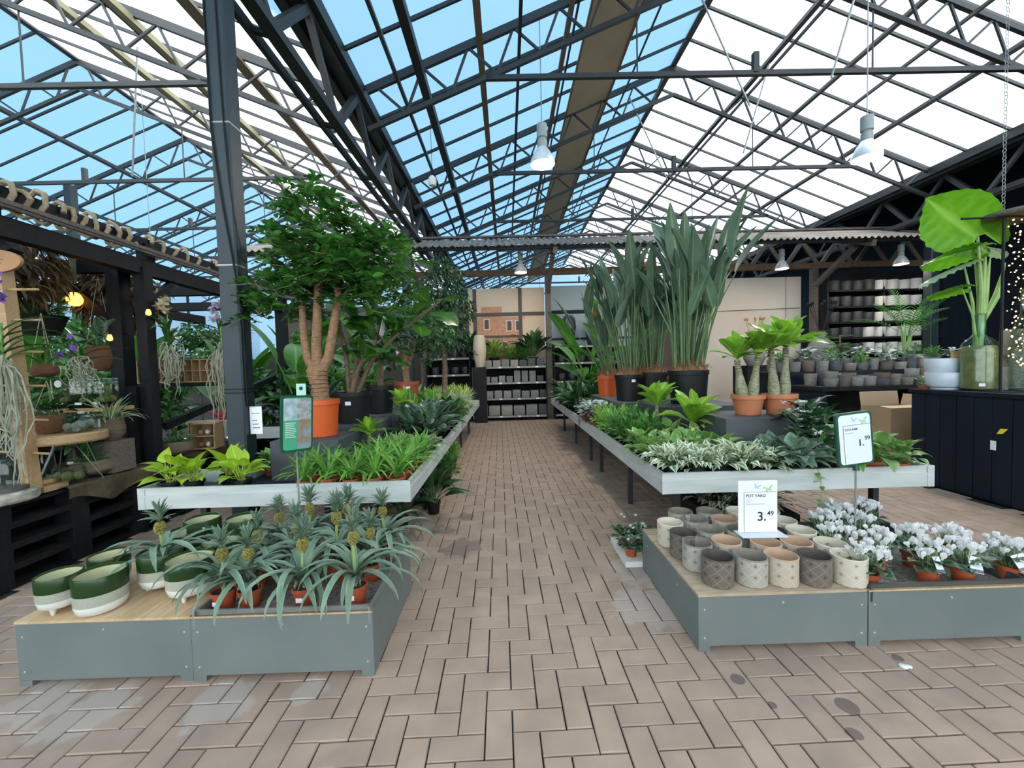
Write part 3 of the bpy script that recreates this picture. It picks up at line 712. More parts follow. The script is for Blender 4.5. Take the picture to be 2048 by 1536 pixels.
for a0, a1, z0, z1, m in ((-.085, 0, .20, .335, M_ph1), (0, .085, .20, .335, M_ph2), (0, .085, .02, .20, M_ph4)): bx('photo_print', a0, a1, -.0105, -.0098, z0, z1, m, q)
M_pl = mat('print white', (.75, .85, .8), .5)
for k in range(9): bx('print_line', -.075, -.075 + random.uniform(.045, .068), -.0105, -.0098, .18 - k * .011, .184 - k * .011, M_pl, q)
b = B(); sp = [leaf(.05, .008, e, 40, 'lance', 4, 0, nc=1) for e in (85, 50, 20)]; r_ = random.Random(4)
for k in range(11):
    v, f, a = sp[k % 3]; b.add(v * np.array([1, 0, 1]), f, a, Matrix.Scale(-1 if k % 2 else 1, 4, Vector((1, 0, 0))) @ Matrix.Scale(r_.uniform(.5, 1), 4))
ob('print_plant', b.mesh('print_plant', M_pl, False), q, (-.042, -.0102, .02))

# cyclamen
M_cycl = leafmat('cyclamen leaf', (.035, .085, .035), (.06, .13, .055), edge=(.20, .27, .20), e0=.5, e1=.9, blotch=1.2, rough=.4, trans=.15)
M_petal = leafmat('white petal', (.95, .95, .93), (.91, .91, .91), rough=.6, trans=.42, rand=.03)
cl = [leaf(.06, .06, e, d, 'heart', 5, .12, stalk=s, srad=.0018) for e, d, s in ((60, 90, .06), (35, 60, .07), (75, 110, .04), (15, 40, .05))]
CYF = []
for k in range(3):
    b = B(); spray(b, cl, 34, random.Random(k), (0, .02), (0, .02), (.75, 1.1)); CYF.append(b.mesh('foliage', M_cycl, True, 0))
b = B(); pl = [leaf(.042, .026, e, -25, 'obov', 5, -.1, nc=1, wave=.15, seed=k) for k, e in enumerate((70, 60, 78))]
spray(b, pl, 6, random.Random(2), (0, 0), (.003, .004), (.85, 1.1)); b.ball((0, 0, 0), .007, 6, 4); CYFL = b.mesh('flower', M_petal, True, 0)
M_tagb = mat('label band', (.10, .14, .19), .5)
CYP = [(1.86, 2.06, 'beside the cream patterned pot, frontmost'), (2.20, 2.08, 'in the front row left of the large white label'), (2.38, 2.07, 'in the front row with a large white label'), (2.64, 2.08, 'at the frame edge, front row'),
       (1.90, 2.30, 'behind the frontmost one, near the pots'), (2.06, 2.22, 'right in front of the green sign post'), (2.31, 2.27, 'second row, behind the front label'), (2.52, 2.26, 'second row with the tallest blooms'),
       (2.0, 2.52, 'behind the sign post'), (2.20, 2.50, 'third row, next to the sign post'), (2.43, 2.72, 'rearmost, half in the shade'), (2.22, 2.70, 'in shade under the bench rim')]
for i, (x, y, lb) in enumerate(CYP):
    t = thing('cyclamen', 'white cyclamen in a terracotta pot, ' + lb, 'plant', (x, y, RZ - .055), i * .9, 'white cyclamen in the planter'); r = random.Random(i * 7 + 1)
    ob('pot', POT12, t, sc=(.9, .9, .95)); ob('foliage', CYF[i % 3], t, (0, 0, .095))
    sb = B(); N = 24
    for k in range(N):
        a = k * 2.4 + r.uniform(-.3, .3); rr = .085 * sqrt((k + .5) / N); z = .225 + r.uniform(-.025, .025) - rr * .35
        ob('flower', CYFL, t, (rr * cos(a), rr * sin(a), z), (r.uniform(-.3, .3), r.uniform(-.3, .3), a), r.uniform(.7, .95))
        sb.tube([(rr * .3 * cos(a), rr * .3 * sin(a), .09), (rr * .8 * cos(a), rr * .8 * sin(a), z * .8), (rr * cos(a), rr * sin(a), z)], .0015, 3, False)
    ob('stems', sb.mesh('stems', M_stalk), t, kind='stuff')
    if i in (1, 2, 3, 5, 6):
        q = ob('plant_label', None, t, (.06 * sin(i * .9) * -1, -.06 * cos(i * .9), .13), (radians(-25), radians((i % 3 - 1) * 14), -i * .9))
        w = .035 if i in (2, 3) else .018
        bx('card', -w, w, -.001, .001, -.03, .05, M_white, q); bx('band', -w, w, -.0015, -.0008, -.028, -.012, M_tagb, q)
b = B(); b.ball((0, 0, 0), .02, 7, 5, .35); b.ball((.022, .006, 0), .014, 7, 5, .35)
tag(ob('white_splash', b.mesh('white_splash', M_wcer), None, (1.82, 1.82, .004), (0, 0, -.4)), 'small white splash lying on the pavers before the cyclamen planter', 'splash')
# ------------------------------------------------------------------ the two long plant benches
M_tray = mat('black tray', (.02, .02, .022), .7)
def bench(name, x0, x1, y0, y1, z, label, aisle, notch=None, legs=()):
    t = thing(name, label, 'bench', (0, 0, 0)); h = .145; d = .022
    def rim(p, q):
        """extruded aluminium edge: lower band, a raised bead and the upper lip"""
        p = Vector(p); q = Vector(q); n = (q - p).normalized().cross(ZZ)
        b = B()
        for a, c, w in ((0, h * .60, d), (h * .60, h * .66, d + .004), (h * .66, h - .008, d - .004), (h - .008, h, d + .002)):
            lo, hi = z - h + a, z - h + c
            v = [(p.x, p.y, lo), (q.x, q.y, lo), (q.x, q.y, hi), (p.x, p.y, hi)]
            o = n * w; b.add([Vector(i) - o * 0 for i in v] + [Vector(i) - o for i in v] if False else [Vector(i) + n * (w - d) for i in v] + [Vector(i) - n * d for i in v],
                             [(0, 1, 2, 3), (7, 6, 5, 4), (0, 4, 5, 1), (3, 2, 6, 7), (0, 3, 7, 4), (1, 5, 6, 2)])
        ob('rim', b.mesh('rim', M_alu, False), t)
    if notch is None: poly = [(x0, y0), (x1, y0), (x1, y1), (x0, y1)]
    else: poly = [(x0, y0), (x1, y0), (x1, y1), (notch[0], y1), (notch[0], notch[1]), (x0, notch[1])]
    for i, p in enumerate(poly):
        q = poly[(i + 1) % len(poly)]; rim((*p, 0), (*q, 0))
    b = B()
    if notch is None: b.box(x0 + .02, x1 - .02, y0 + .02, y1 - .02, z - h + .01, z - h + .045)
    else: b.box(x0 + .02, x1 - .02, y0 + .02, notch[1] - .02, z - h + .01, z - h + .045); b.box(notch[0] + .02, x1 - .02, notch[1] - .02, y1 - .02, z - h + .01, z - h + .045)
    ob('tray_floor', b.mesh('tray_floor', M_tray, False), t)
    for cx, cy, s in ((x0, y0, 1), (x1, y0, -1)):
        b = B(); b.box(cx - .002 if s > 0 else cx - .045, cx + .045 if s > 0 else cx + .002, y0 - .003, y0 + .01, z - h - .001, z + .001); ob('corner_cap', b.mesh('corner_cap', M_alu, False), t)
    b = B(); sx_ = x1 if aisle > 0 else x0; b.box(sx_ - .004, sx_ + .004, 5.9, 6.02, z - h - .002, z + .002); ob('joint_plate', b.mesh('joint_plate', M_galv, False), t)
    for lx, ly in legs: bx('leg', lx - .022, lx + .022, ly - .022, ly + .022, 0, z - h + .015, M_steel, t)
    for ly in sorted({l[1] for l in legs}):
        xs = [l[0] for l in legs if l[1] == ly]
        if len(xs) > 1: bx('crossbar', min(xs), max(xs), ly - .015, ly + .015, z - h - .04, z - h + .012, M_steel, t)
    return t
BZ = .694; TZ = BZ - .10
bench('plant_bench', 1.05, 2.945, 2.75, 9.9, BZ, 'long aluminium plant bench with white-edged pothos at its near end', -1, None, [(x, y) for y in (3.0, 4.157, 5.446, 6.122, 7.455, 9.0) for x in (1.25, 2.75)])
bench('plant_bench', -2.53, -.685, 2.75, 9.7, BZ, 'long aluminium plant bench with spider plants at its near corner', 1, (-2.12, 3.28), [(x, y) for y in (4.167, 5.45, 6.12, 7.45, 9.0) for x in (-1.9, -.89)] + [(-2.36, 3.12), (-1.0, 3.1)])
for x0, x1, y0, y1, z1, lb in ((-1.90, -1.36, 3.22, 3.70, .912, 'slate grey plinth under the orange pot of the thick-trunked tree'), (-1.82, -1.27, 3.76, 4.4, .95, 'slate grey plinth under the black pot of the fiddle-leaf fig'), (-1.85, -1.22, 4.5, 6.1, .95, 'slate grey plinth under the second black pot and the red pot'),
                       (1.76, 2.52, 3.24, 3.78, .99, 'dark slate plinth under the two clay pots of bottle-trunked plants'), (1.58, 2.46, 4.16, 4.86, 1.0, 'dark slate plinth under the nearest bird-of-paradise pot'), (1.36, 2.46, 4.95, 6.6, .98, 'dark slate plinth under the rear bird-of-paradise pots')):
    b = B(); b.cbox(x0, x1, y0, y1, TZ - .01, z1, .004); tag(ob('plinth', b.mesh('plinth', M_greyd, False)), lb, 'plinth', 'grey plinths on the benches')

# ------------------------------------------------------------------ potted plants in rows
POTB = potmesh('pot', M_blackp, .06, .10, .75, n=16); POTT = potmesh('pot', M_terra, .058, .10, .74, n=16)
def G(a, b_=None): return a
LM = dict(
    spider=leafmat('spider plant leaf', (.15, .36, .05), (.22, .46, .09), rough=.4, trans=.35),
    lime=leafmat('lime leaf', (.44, .62, .03), (.36, .56, .035), vein=(.55, .70, .12), rough=.35, trans=.4, rand=.15),
    njoy=leafmat('white-edged leaf', (.13, .26, .11), (.20, .32, .15), edge=(.78, .80, .60), e0=.30, e1=.5, blotch=.8, rough=.4),
    marble=leafmat('marbled leaf', (.13, .30, .06), (.20, .38, .09), edge=(.40, .52, .20), e0=.55, e1=1.0, blotch=1.2, rough=.35),
    satin=leafmat('satin leaf', (.12, .22, .14), (.17, .28, .17), edge=(.34, .42, .34), e0=.3, e1=1.3, blotch=2., rough=.5),
    green=leafmat('mid green leaf', (.06, .20, .035), (.11, .28, .06), rough=.35),
    fresh=leafmat('fresh green leaf', (.18, .40, .06), (.28, .50, .10), rough=.45),
    silver=leafmat('silver begonia leaf', (.07, .12, .09), (.10, .17, .12), edge=(.42, .48, .45), e0=.25, e1=.5, blotch=1.4, rough=.4, trans=.1),
    red=leafmat('dark red leaf', (.09, .02, .02), (.13, .03, .03), rough=.4),
    dark=leafmat('dark glossy leaf', (.018, .062, .022), (.035, .10, .032), vein=(.08, .16, .06), rough=.28, trans=.12),
    birkin=leafmat('striped dark leaf', (.03, .085, .04), (.055, .13, .06), edge=(.22, .30, .22), e0=.3, e1=1.1, blotch=1.6, rough=.3, trans=.12),
    vari=leafmat('white striped strap leaf', (.14, .26, .09), (.20, .34, .12), edge=(.62, .66, .45), e0=.4, e1=.7, rough=.4),
    yell=leafmat('yellow green strap leaf', (.38, .52, .07), (.50, .60, .16), rough=.35, edge=(.62, .68, .30), e0=.6, e1=1.0),
    dieff=leafmat('cream-ribbed leaf', (.10, .30, .04), (.16, .38, .06), vein=(.62, .66, .34), rough=.35, trans=.3),
    dieffb=leafmat('broad green leaf', (.07, .24, .03), (.12, .32, .05), vein=(.26, .42, .12), rough=.32, trans=.35),
)
LV = dict(
    spider=[leaf(.24, .017, e, d, 'strap', 7, .4, nc=1) for e, d in ((72, 95), (58, 110), (82, 60), (45, 90))],
    njoy=[leaf(.062, .042, e, d, 'heart', 4, .2, stalk=s, srad=.002) for e, d, s in ((65, 80, .06), (40, 100, .08), (20, 80, .07), (80, 60, .05))],
    marble=[leaf(.10, .072, e, d, 'heart', 4, .15, stalk=s, srad=.0025) for e, d, s in ((65, 90, .08), (45, 100, .09), (25, 80, .08), (80, 70, .09))],
    small=[leaf(.05, .022, e, d, 'ovate', 3, .2, nc=1, stalk=s, srad=.0015) for e, d, s in ((70, 60, .10), (50, 80, .08), (85, 40, .12), (30, 60, .07))],
    begonia=[leaf(.09, .085, e, d, 'heart', 4, .1, wave=.2, stalk=s, srad=.002) for e, d, s in ((70, 110, .09), (50, 100, .09), (80, 110, .11), (30, 70, .06))],
    lance=[leaf(.20, .062, e, d, 'lance', 5, .25, stalk=s, srad=.003) for e, d, s in ((75, 70, .10), (60, 85, .10), (82, 50, .12), (42, 70, .08))],
    broad=[leaf(.17, .10, e, d, 'ovate', 5, .22, stalk=s, srad=.003) for e, d, s in ((75, 60, .12), (58, 75, .10), (84, 45, .14), (40, 70, .08))],
    strap=[leaf(.26, .02, e, d, 'strap', 6, .4, nc=1) for e, d in ((78, 70), (62, 110), (85, 50), (48, 110))],
    upright=[leaf(.34, .04, e, d, 'lance', 5, .35, nc=2) for e, d in ((86, 12), (80, 18), (75, 25), (88, 8))],
    dieff=[leaf(.36, .105, e, d, 'lance', 7, .35, stalk=.08, srad=.008) for e, d in ((80, 35), (68, 55), (86, 20), (55, 70))],
)
KIND = {}
def kind(key, nice, lm, lv, n, pot, h=(0, .02), rad=(0, .02), sc=(.8, 1.15), extra=None, var=2):
    KIND[key] = (nice, pot, [])
    for k in range(var):
        b = B(); spray(b, LV[lv], n, random.Random(hash(key) % 97 + k) if False else random.Random(sum(map(ord, key)) + k), h, rad, sc, .15)
        if extra: extra(b, k)
        KIND[key][2].append(b.mesh('foliage', [LM[lm]] + ([M_petal] if extra else []), True, 0))
def whiteflowers(b, k):
    r = random.Random(k + 5); b.k = 1
    pl = [leaf(.022, .011, 30, 30, 'ovate', 3, .1, nc=1)]
    for i in range(26):
        a = r.uniform(0, 6.28); rr = r.uniform(.04, .13); z = r.uniform(.06, .34)
        c = B(); spray(c, pl, 5, r, (0, 0), (0, 0), (.9, 1.2)); b.add(c.v, c.f, None, Tm(rr * cos(a), rr * sin(a), z) @ Matrix.Rotation(r.uniform(-.8, .8), 4, 'X'))
kind('spider', 'bright green spider plant in a terracotta pot', 'spider', 'spider', 34, POTT, var=3)
kind('njoy', 'white-edged pothos in a black pot', 'njoy', 'njoy', 64, POTB, (0, .04), (0, .05), (.8, 1.25), var=3)
kind('marble', 'marbled green pothos', 'marble', 'marble', 26, POTB, (0, .03), (0, .03))
kind('satin', 'silvery satin pothos', 'satin', 'marble', 22, POTB, (0, .03), (0, .03), (.9, 1.35))
kind('pothos', 'green trailing pothos in a terracotta pot', 'marble', 'marble', 26, POTT, (0, .03), (0, .03), (.9, 1.3))
kind('fern', 'fluffy pale green foliage plant', 'fresh', 'small', 120, POTB, (0, .06), (0, .06))
kind('greeny', 'small-leaved mid green plant', 'green', 'small', 110, POTB, (0, .05), (0, .06), (.9, 1.4))
kind('begonia', 'silver-leaved begonia', 'silver', 'begonia', 26, POTT, (0, .03), (0, .03))
kind('redbeg', 'dark red-leaved begonia', 'red', 'begonia', 24, POTT, (0, .02), (0, .03))
kind('dark', 'dark glossy long-leaved plant', 'dark', 'lance', 30, POTB, (0, .06), (0, .03), (.9, 1.3), var=3)
kind('birkin', 'striped dark-leaved plant', 'birkin', 'broad', 24, POTB, (0, .08), (0, .03), (.9, 1.2))
kind('vari', 'white-striped dracaena', 'vari', 'strap', 60, POTB, (0, .12), (0, .03))
kind('yell', 'upright yellow-green plant', 'yell', 'upright', 22, POTB, (0, .03), (0, .04))
kind('dieff', 'cream-ribbed dieffenbachia', 'dieff', 'dieff', 16, POTB, (0, .06), (0, .02))
kind('steph', 'dark-leaved plant covered in tiny white flowers', 'dark', 'marble', 46, POTB, (0, .26), (0, .05), (.7, 1.1), whiteflowers)
CNT = {}
def put(key, x, y, z, label=None, sc=1., pot=True, n=[0]):
    nice, pm, fs = KIND[key]; n[0] += 1
    t = thing(key_name(key), label or nice, 'plant', (x, y, z), n[0] * 1.3, 'rows of ' + nice.split(' in a ')[0] + ' on the benches', sc=sc)
    ob('pot', pm, t); ob('foliage', fs[n[0] % len(fs)], t, (0, 0, .09), kind='stuff'); return t
def key_name(k): return {'spider': 'spider_plant', 'njoy': 'pothos', 'marble': 'pothos', 'satin': 'pothos', 'pothos': 'pothos', 'fern': 'foliage_plant', 'greeny': 'foliage_plant', 'begonia': 'begonia', 'redbeg': 'begonia', 'dark': 'aglaonema',
                         'birkin': 'philodendron', 'vari': 'dracaena', 'yell': 'sansevieria', 'dieff': 'dieffenbachia', 'steph': 'flowering_plant'}[k]
def grid(key, xs, ys, where, sc=1., skip=lambda x, y: False, jit=.02, z=TZ):
    """rows of one kind of plant; xs run from the aisle inwards, ys from the near end"""
    nice = KIND[key][0]
    for j, y in enumerate(ys):
        for i, x in enumerate(xs):
            if skip(x, y): continue
            put(key, x + random.uniform(-jit, jit), y + random.uniform(-jit, jit), z, f'{nice.split(" in a ")[0]} {where}, {ORD[j]} row, {ORD[i]} from the aisle', sc * random.uniform(.92, 1.1))
# bench on the pineapple side
grid('spider', (-.80, -.96, -1.13, -1.29, -1.47), [2.87 + .165 * k for k in range(6)], 'at the bench corner', 1.0, lambda x, y: x < -1.28 and y > 3.1, .012)
grid('njoy', (-.79, -.95, -1.11), (3.86, 4.02), 'behind the spider plants', .95)
grid('birkin', (-.82, -1.04), (4.25, 4.47, 4.7), 'behind the variegated rows', 1.1)
grid('dark', (-.82, -1.05), (4.95, 5.2, 5.45), 'halfway down the bench', 1.05)
grid('greeny', (-.80, -1.0), (5.7, 5.9, 6.1), 'beside the dieffenbachia', 1.1)
grid('vari', (-.80, -1.02, -1.24), (6.4, 6.65, 6.9, 7.2), 'far down the bench', 1.15)
grid('yell', (-.85, -1.05, -1.25, -1.45), (7.6, 7.9, 8.2), 'at the bench end', 1.2)
for x, y, lb in ((-1.30, 5.35, 'beside the red pot'), (-1.12, 6.2, 'behind the first one'), (-1.45, 6.3, 'farther from the aisle')):
    put('dieff', x, y, TZ, 'cream-ribbed dieffenbachia on the bench, ' + lb, 1.15)
grid('pothos', (-1.98, -2.02), (3.42, 3.6), 'beside the column', .8, jit=.01)
grid('greeny', (-2.02,), (3.78, 3.95, 4.15, 4.35), 'behind the column', 1.0, jit=.01)
grid('dark', (-2.0,), (4.6, 4.9, 5.2), 'behind the column', 1.0, jit=.01)
# bench on the cyclamen side
grid('njoy', (1.17, 1.34, 1.51, 1.68, 1.85), (2.86, 3.02), 'at the near bench edge', 1.12, jit=.012)
grid('marble', (1.16, 1.34, 1.52, 1.69), (3.20, 3.38, 3.56), 'behind the white-edged pothos', 1.1)
grid('satin', (2.02, 2.13), (2.87, 3.07), 'near the bench edge', 1.1, jit=.01)
for x, y, s, lb in ((2.28, 2.9, 1.15, 'beside the price sign'), (2.30, 3.1, 1.3, 'behind its lower neighbour')):
    put('steph', x, y, TZ, 'dark-leaved plant covered in tiny white flowers, ' + lb, s)
grid('pothos', (2.46, 2.63, 2.80), (2.87, 3.06, 3.26), 'at the outer corner', 1.1, jit=.012)
grid('marble', (2.62, 2.80), (3.5, 3.72, 3.95), 'along the outer edge', 1.15)
grid('greeny', (1.16, 1.34), (3.80, 4.0, 4.2), 'along the aisle edge', 1.15)
grid('marble', (1.52,), (3.8, 4.0), 'beside the low trunk', 1.2)
grid('fern', (1.17, 1.36), (4.45, 4.65, 4.85, 5.05), 'along the aisle edge', 1.2)
grid('begonia', (1.15, 1.30), (5.35, 5.6, 5.85, 6.1), 'halfway along the bench', 1.35)
grid('redbeg', (1.13,), (5.25, 5.5), 'hanging at the bench edge', 1.1)
grid('dark', (1.16, 1.38, 1.6), (6.75, 7.0, 7.3, 7.6, 7.9, 8.2, 8.6), 'at the far bench end', 1.25, lambda x, y: x > 1.5 and y > 7.8)
grid('dark', (2.55, 2.78), (6.9, 7.4, 7.9), 'deep on the bench', 1.4)
# lime pothos with single large leaves
LIMEL = [leafmesh('leaf', LM['lime'], L, w, e, d, 'heart', 6, .2, stalk=s, srad=.003) for L, w, e, d, s in ((.12, .085, 70, 85, .09), (.13, .09, 48, 80, .10), (.11, .08, 82, 60, .12), (.12, .085, 30, 60, .09))]
for i, (x, y, lb) in enumerate(((-2.43, 2.90, 'at the outer bench corner'), (-2.27, 2.91, 'second from the outer corner'), (-2.12, 3.06, 'standing a little farther back'), (-1.92, 2.90, 'with a white label, nearest the grey plinth'))):
    t = thing('lime_pothos', 'lime yellow pothos in a black pot, ' + lb, 'plant', (x, y, TZ), i * 1.1, 'lime pothos in black pots'); r = random.Random(i + 40)
    ob('pot', POTB, t, sc=1.1)
    for k in range(18): ob('leaf', LIMEL[k % 4], t, (r.uniform(-.02, .02), r.uniform(-.02, .02), .10), (r.uniform(-.3, .3), 0, k * 2.4 + r.uniform(-.3, .3)), r.uniform(.9, 1.3))
    if i == 3: ob('price_tag', TAG, t, (-.06 * sin(i * 1.1), -.066 * cos(i * 1.1), .05), (0, 0, -i * 1.1), 1.2)
# trailing stems over the near rim
M_vine = mat('vine stem', (.20, .28, .09), .6)
t = thing('hoya', 'small hoya trailing a leafy stem over the bench rim beside the price sign', 'plant', (2.10, 2.83, TZ + .02)); ob('pot', POTT, t, sc=.8)
b = B(); b.tube([(0, 0, .08), (.0, -.08, .12), (.02, -.115, .05), (.03, -.12, -.12), (.035, -.12, -.26), (.03, -.12, -.33)], .002, 5); ob('stem', b.mesh('stem', M_vine), t)
HL = leafmesh('leaf', LM['marble'], .065, .042, 20, 30, 'ovate', 4, .15)
for k in range(15): ob('leaf', HL, t, (.02 + .01 * sin(k), -.115 if k > 5 else -.02 * k, .12 - .03 * max(0, k - 3)), (.2, .5, k * 2.1), random.Random(k).uniform(.7, 1.1))
# ------------------------------------------------------------------ tall plants on the plinths
M_bark = mat('tan bark', (.33, .19, .10), .85, c2=(.20, .115, .06), scale=28, stretch=(1, 1, 3), bump=.8, detail=6)
M_barkd = mat('dark bark', (.12, .075, .045), .85, c2=(.20, .13, .085), scale=30, bump=.7)
M_twig = mat('green twig', (.16, .17, .06), .7)
def bigpot(name, m, r, h, taper=.8): return potmesh(name, m, r, h, taper, .015, 32, rimh=.14)
M_orange = mat('orange plastic', (.62, .10, .018), .42)
# tree with the thick trunk
M_compound = leafmat('glossy compound leaf', (.04, .16, .022), (.10, .28, .05), rough=.35, trans=.35, rand=.35)
t = thing('trunk_tree', 'tree with thick ridged trunk splitting into three stems, in an orange pot', 'tree', (-1.60, 3.47, .912))
ob('pot', bigpot('pot', M_orange, .155, .31), t)
b = B(); b.tube([(0, .0, .26), (-.005, 0, .33), (.0, 0, .42), (-.015, 0, .50), (-.02, 0, .55), (-.01, 0, .60)], [.085, .075, .07, .078, .086, .06], 14)
for k in range(7): b.lathe([(.074, -.004), (.081, 0), (.074, .004)], 14, Tm(-.005, 0, .34 + k * .035))
ob('trunk', b.mesh('trunk', M_bark), t)
for pts, rr in (([(-.03, .0, .55), (-.09, 0, .66), (-.115, .0, .85), (-.13, .02, 1.12)], [.05, .038, .032, .026]), ([(-.01, 0, .56), (-.01, -.01, .75), (.01, -.01, 1.0), (.03, 0, 1.36)], [.052, .042, .037, .03]), ([(.02, 0, .55), (.085, 0, .67), (.13, .01, .9), (.17, .02, 1.12), (.20, .0, 1.40)], [.05, .04, .036, .033, .028])):
    b = B(); b.tube(pts, rr, 10)
    ob('stem', b.mesh('stem', M_bark), t)
lf = [leaf(.08, .032, e, d, 'lance', 3, .2, nc=1) for e, d in ((20, 50), (0, 40), (35, 70))]
def compound(b, tw, r, M, L):
    """a twig with paired drooping leaflets"""
    n = 7
    for i in range(n):
        s = i / n; x = L * (.2 + .8 * s); z = .25 * L * sin(pi * s * .8) - .25 * L * s * s
        for a in (-1, 1):
            v, f, at = r.choice(lf); b.add(v, f, at, M @ Tm(x, 0, z) @ Rz(a * r.uniform(.8, 1.3)) @ Matrix.Rotation(r.uniform(-.6, .6), 4, 'X') @ Matrix.Scale(r.uniform(.8, 1.3), 4))
    p = [M @ Vector((L * s, 0, .25 * L * sin(pi * s * .8) - .25 * L * s * s)) for s in (0, .5, 1)]; tw.tube(p, .003, 3, False)
b = B(); tw = B(); r = random.Random(11)
CL = [((-.10, 0, 1.25), .30, 26), ((.03, 0, 1.45), .36, 34), ((.22, .02, 1.48), .36, 34), ((.05, -.02, 1.72), .30, 24), ((-.02, 0, 1.95), .16, 8), ((.40, 0, 1.30), .30, 24), ((-.20, .02, 1.5), .26, 20), ((.48, .05, 1.55), .26, 16), ((-.30, .05, 1.18), .24, 20), ((-.38, .0, 1.02), .16, 10), ((.2, -.1, 1.2), .3, 24), ((.55, .0, 1.15), .2, 12)]
for c, R, n in CL:
    for i in range(int(n * 1.5)):
        d = Vector((r.gauss(0, 1), r.gauss(0, 1), r.gauss(.25, .8))).normalized(); p = Vector(c) + d * R * r.uniform(.25, .8)
        M = Tm(p) @ Rz(atan2(d.y, d.x) + r.uniform(-.5, .5)) @ Matrix.Rotation(-r.uniform(-.2, .6), 4, 'Y')
        compound(b, tw, r, M, r.uniform(.16, .26))
ob('foliage', b.mesh('foliage', M_compound, True, 0), t, kind='stuff'); ob('twigs', tw.mesh('twigs', M_twig), t, kind='stuff')
M_mint = mat('mint card', (.45, .72, .60), .5)
bx('plant_card', -.155, -.075, -.09, -.088, .335, .45, M_mint, t)
b = B(); b.lathe([(.016, 0), (.016, .001)], 16, Tm(-.115, -.0905, .41) @ Matrix.Rotation(pi / 2, 4, 'X'), close=True); ob('card_emblem', b.mesh('card_emblem', M_ink, False), t)
# fiddle-leaf fig with single big leaves
M_fig = leafmat('fiddle leaf', (.055, .18, .022), (.09, .25, .035), vein=(.18, .34, .08), rough=.35, trans=.35, rand=.3)
FIGL = [leafmesh('leaf', M_fig, L, w, e, d, 'obov', 9, .15, wave=.10, seed=k, nc=3, stalk=.03, srad=.005) for k, (L, w, e, d) in enumerate(((.34, .25, 30, 60), (.30, .23, 55, 70), (.36, .27, 10, 50), (.28, .21, 70, 40)))]
t = thing('fiddle_leaf_fig', 'fiddle-leaf fig with big wavy leaves in a black pot', 'tree', (-1.555, 4.05, .95))
ob('pot', bigpot('pot', M_blackp, .19, .30), t); ob('price_tag', TAG, t, (.03, -.183, .18), (0, 0, .15), 1.6); bar('paper_card', (.36, -.14, .84), (.40, -.14, 1.02), .12, .003, M_white, t)
r = random.Random(5); br = [([(0, 0, .25), (.06, 0, .6), (.14, .0, .95), (.38, 0, 1.35), (.62, 0, 1.60)], 18), ([(-.03, .03, .25), (-.05, .03, .7), (-.12, .0, 1.1), (-.15, 0, 1.35)], 16), ([(.03, .02, .25), (.2, .02, .6), (.52, .0, .90), (.92, 0, 1.18)], 18), ([(.0, -.03, .25), (.1, -.05, .55), (.25, -.05, .72), (.32, -.05, .95)], 12)]
for pts, n in br:
    b = B(); b.tube(pts, [.028, .022, .016, .012, .008][:len(pts)], 7); ob('stem', b.mesh('stem', M_barkd), t)
    P = [Vector(p) for p in pts]
    for i in range(n):
        s = (.35 + .65 * i / (n - 1)) * (len(P) - 1); k = min(int(s), len(P) - 2); p = P[k].lerp(P[k + 1], s - k)
        ob('leaf', FIGL[r.randrange(4)], t, p, (r.uniform(-.5, .5), r.uniform(-.5, .2), i * 2.4 + r.uniform(-.5, .5)), r.uniform(.7, 1.05))
# low rosettes around the black pot
M_brig = leafmat('bright succulent leaf', (.22, .46, .035), (.32, .56, .06), vein=(.48, .64, .16), rough=.3, trans=.35, rand=.2)
BRL = [leafmesh('leaf', M_brig, L, w, e, d, 'obov', 7, .25, nc=2, wave=.06, seed=k) for k, (L, w, e, d) in enumerate(((.24, .10, 76, 42), (.25, .105, 56, 52), (.21, .09, 86, 22), (.24, .105, 34, 46)))]
M_btrunk = mat('bottle trunk', (.33, .32, .20), .7, c2=(.16, .16, .10), scale=35, stretch=(1, 1, 2), bump=.5)
def rosette(t, p, n, r, s=1., parent=None):
    for i in range(n): ob('leaf', BRL[(i * 3 + r.randrange(2)) % 4], t, p, (r.uniform(-.25, .25), r.uniform(-.15, .2), i * 2.4 + r.uniform(-.25, .25)), s * r.uniform(.75, 1.1))
def bottle(label, loc, stems, potm, pr, ph, s=1., fl=0):
    t = thing('bottle_trunk_plant', label, 'plant', loc, 0, 'bottle-trunked plants'); r = random.Random(label)
    ob('pot', potmesh('pot', potm, pr, ph, .72, .012, 28, rimh=.22), t)
    for dx, dy, lx, h, rb in stems:
        b = B(); pts = [(dx + lx * k / 5, dy, ph * .85 + h * k / 5) for k in range(6)]
        b.tube(pts, [rb, rb * 1.08, rb * .86, rb * .62, rb * .52, rb * .5], 12)
        for k in range(8): b.lathe([(rb * .5, -.004), (rb * .66, 0), (rb * .5, .004)], 10, Tm(dx + lx * (.52 + k * .06), dy, ph * .85 + h * (.52 + k * .06)))
        ob('trunk', b.mesh('trunk', M_btrunk), t); rosette(t, (dx + lx, dy, ph * .85 + h), 22, r, s * 1.1)
    return t
bottle('pair of bottle-trunked plants with bright leafy crowns in the clay pot nearer the aisle', (2.075, 3.47, .99), [(-.045, 0, -.05, .33, .045), (.045, .01, .05, .36, .042)], M_terr2, .135, .175, .95)
bottle('pair of bottle-trunked plants with the tallest crowns in a clay pot', (2.345, 3.46, .99), [(-.045, 0, -.03, .40, .043), (.05, .01, .01, .42, .042)], M_terr2, .135, .175, 1.15)
bottle('low bottle-trunked plant with tiny yellow flowers in front of the dark plinth', (1.70, 3.72, TZ), [(0, 0, 0, .22, .04)], M_blackp, .08, .09, 1.3)
bottle('low bottle-trunked plant leaning beside the big black pot', (1.50, 4.05, TZ), [(0, 0, 0, .36, .035)], M_blackp, .08, .09, 1.1)
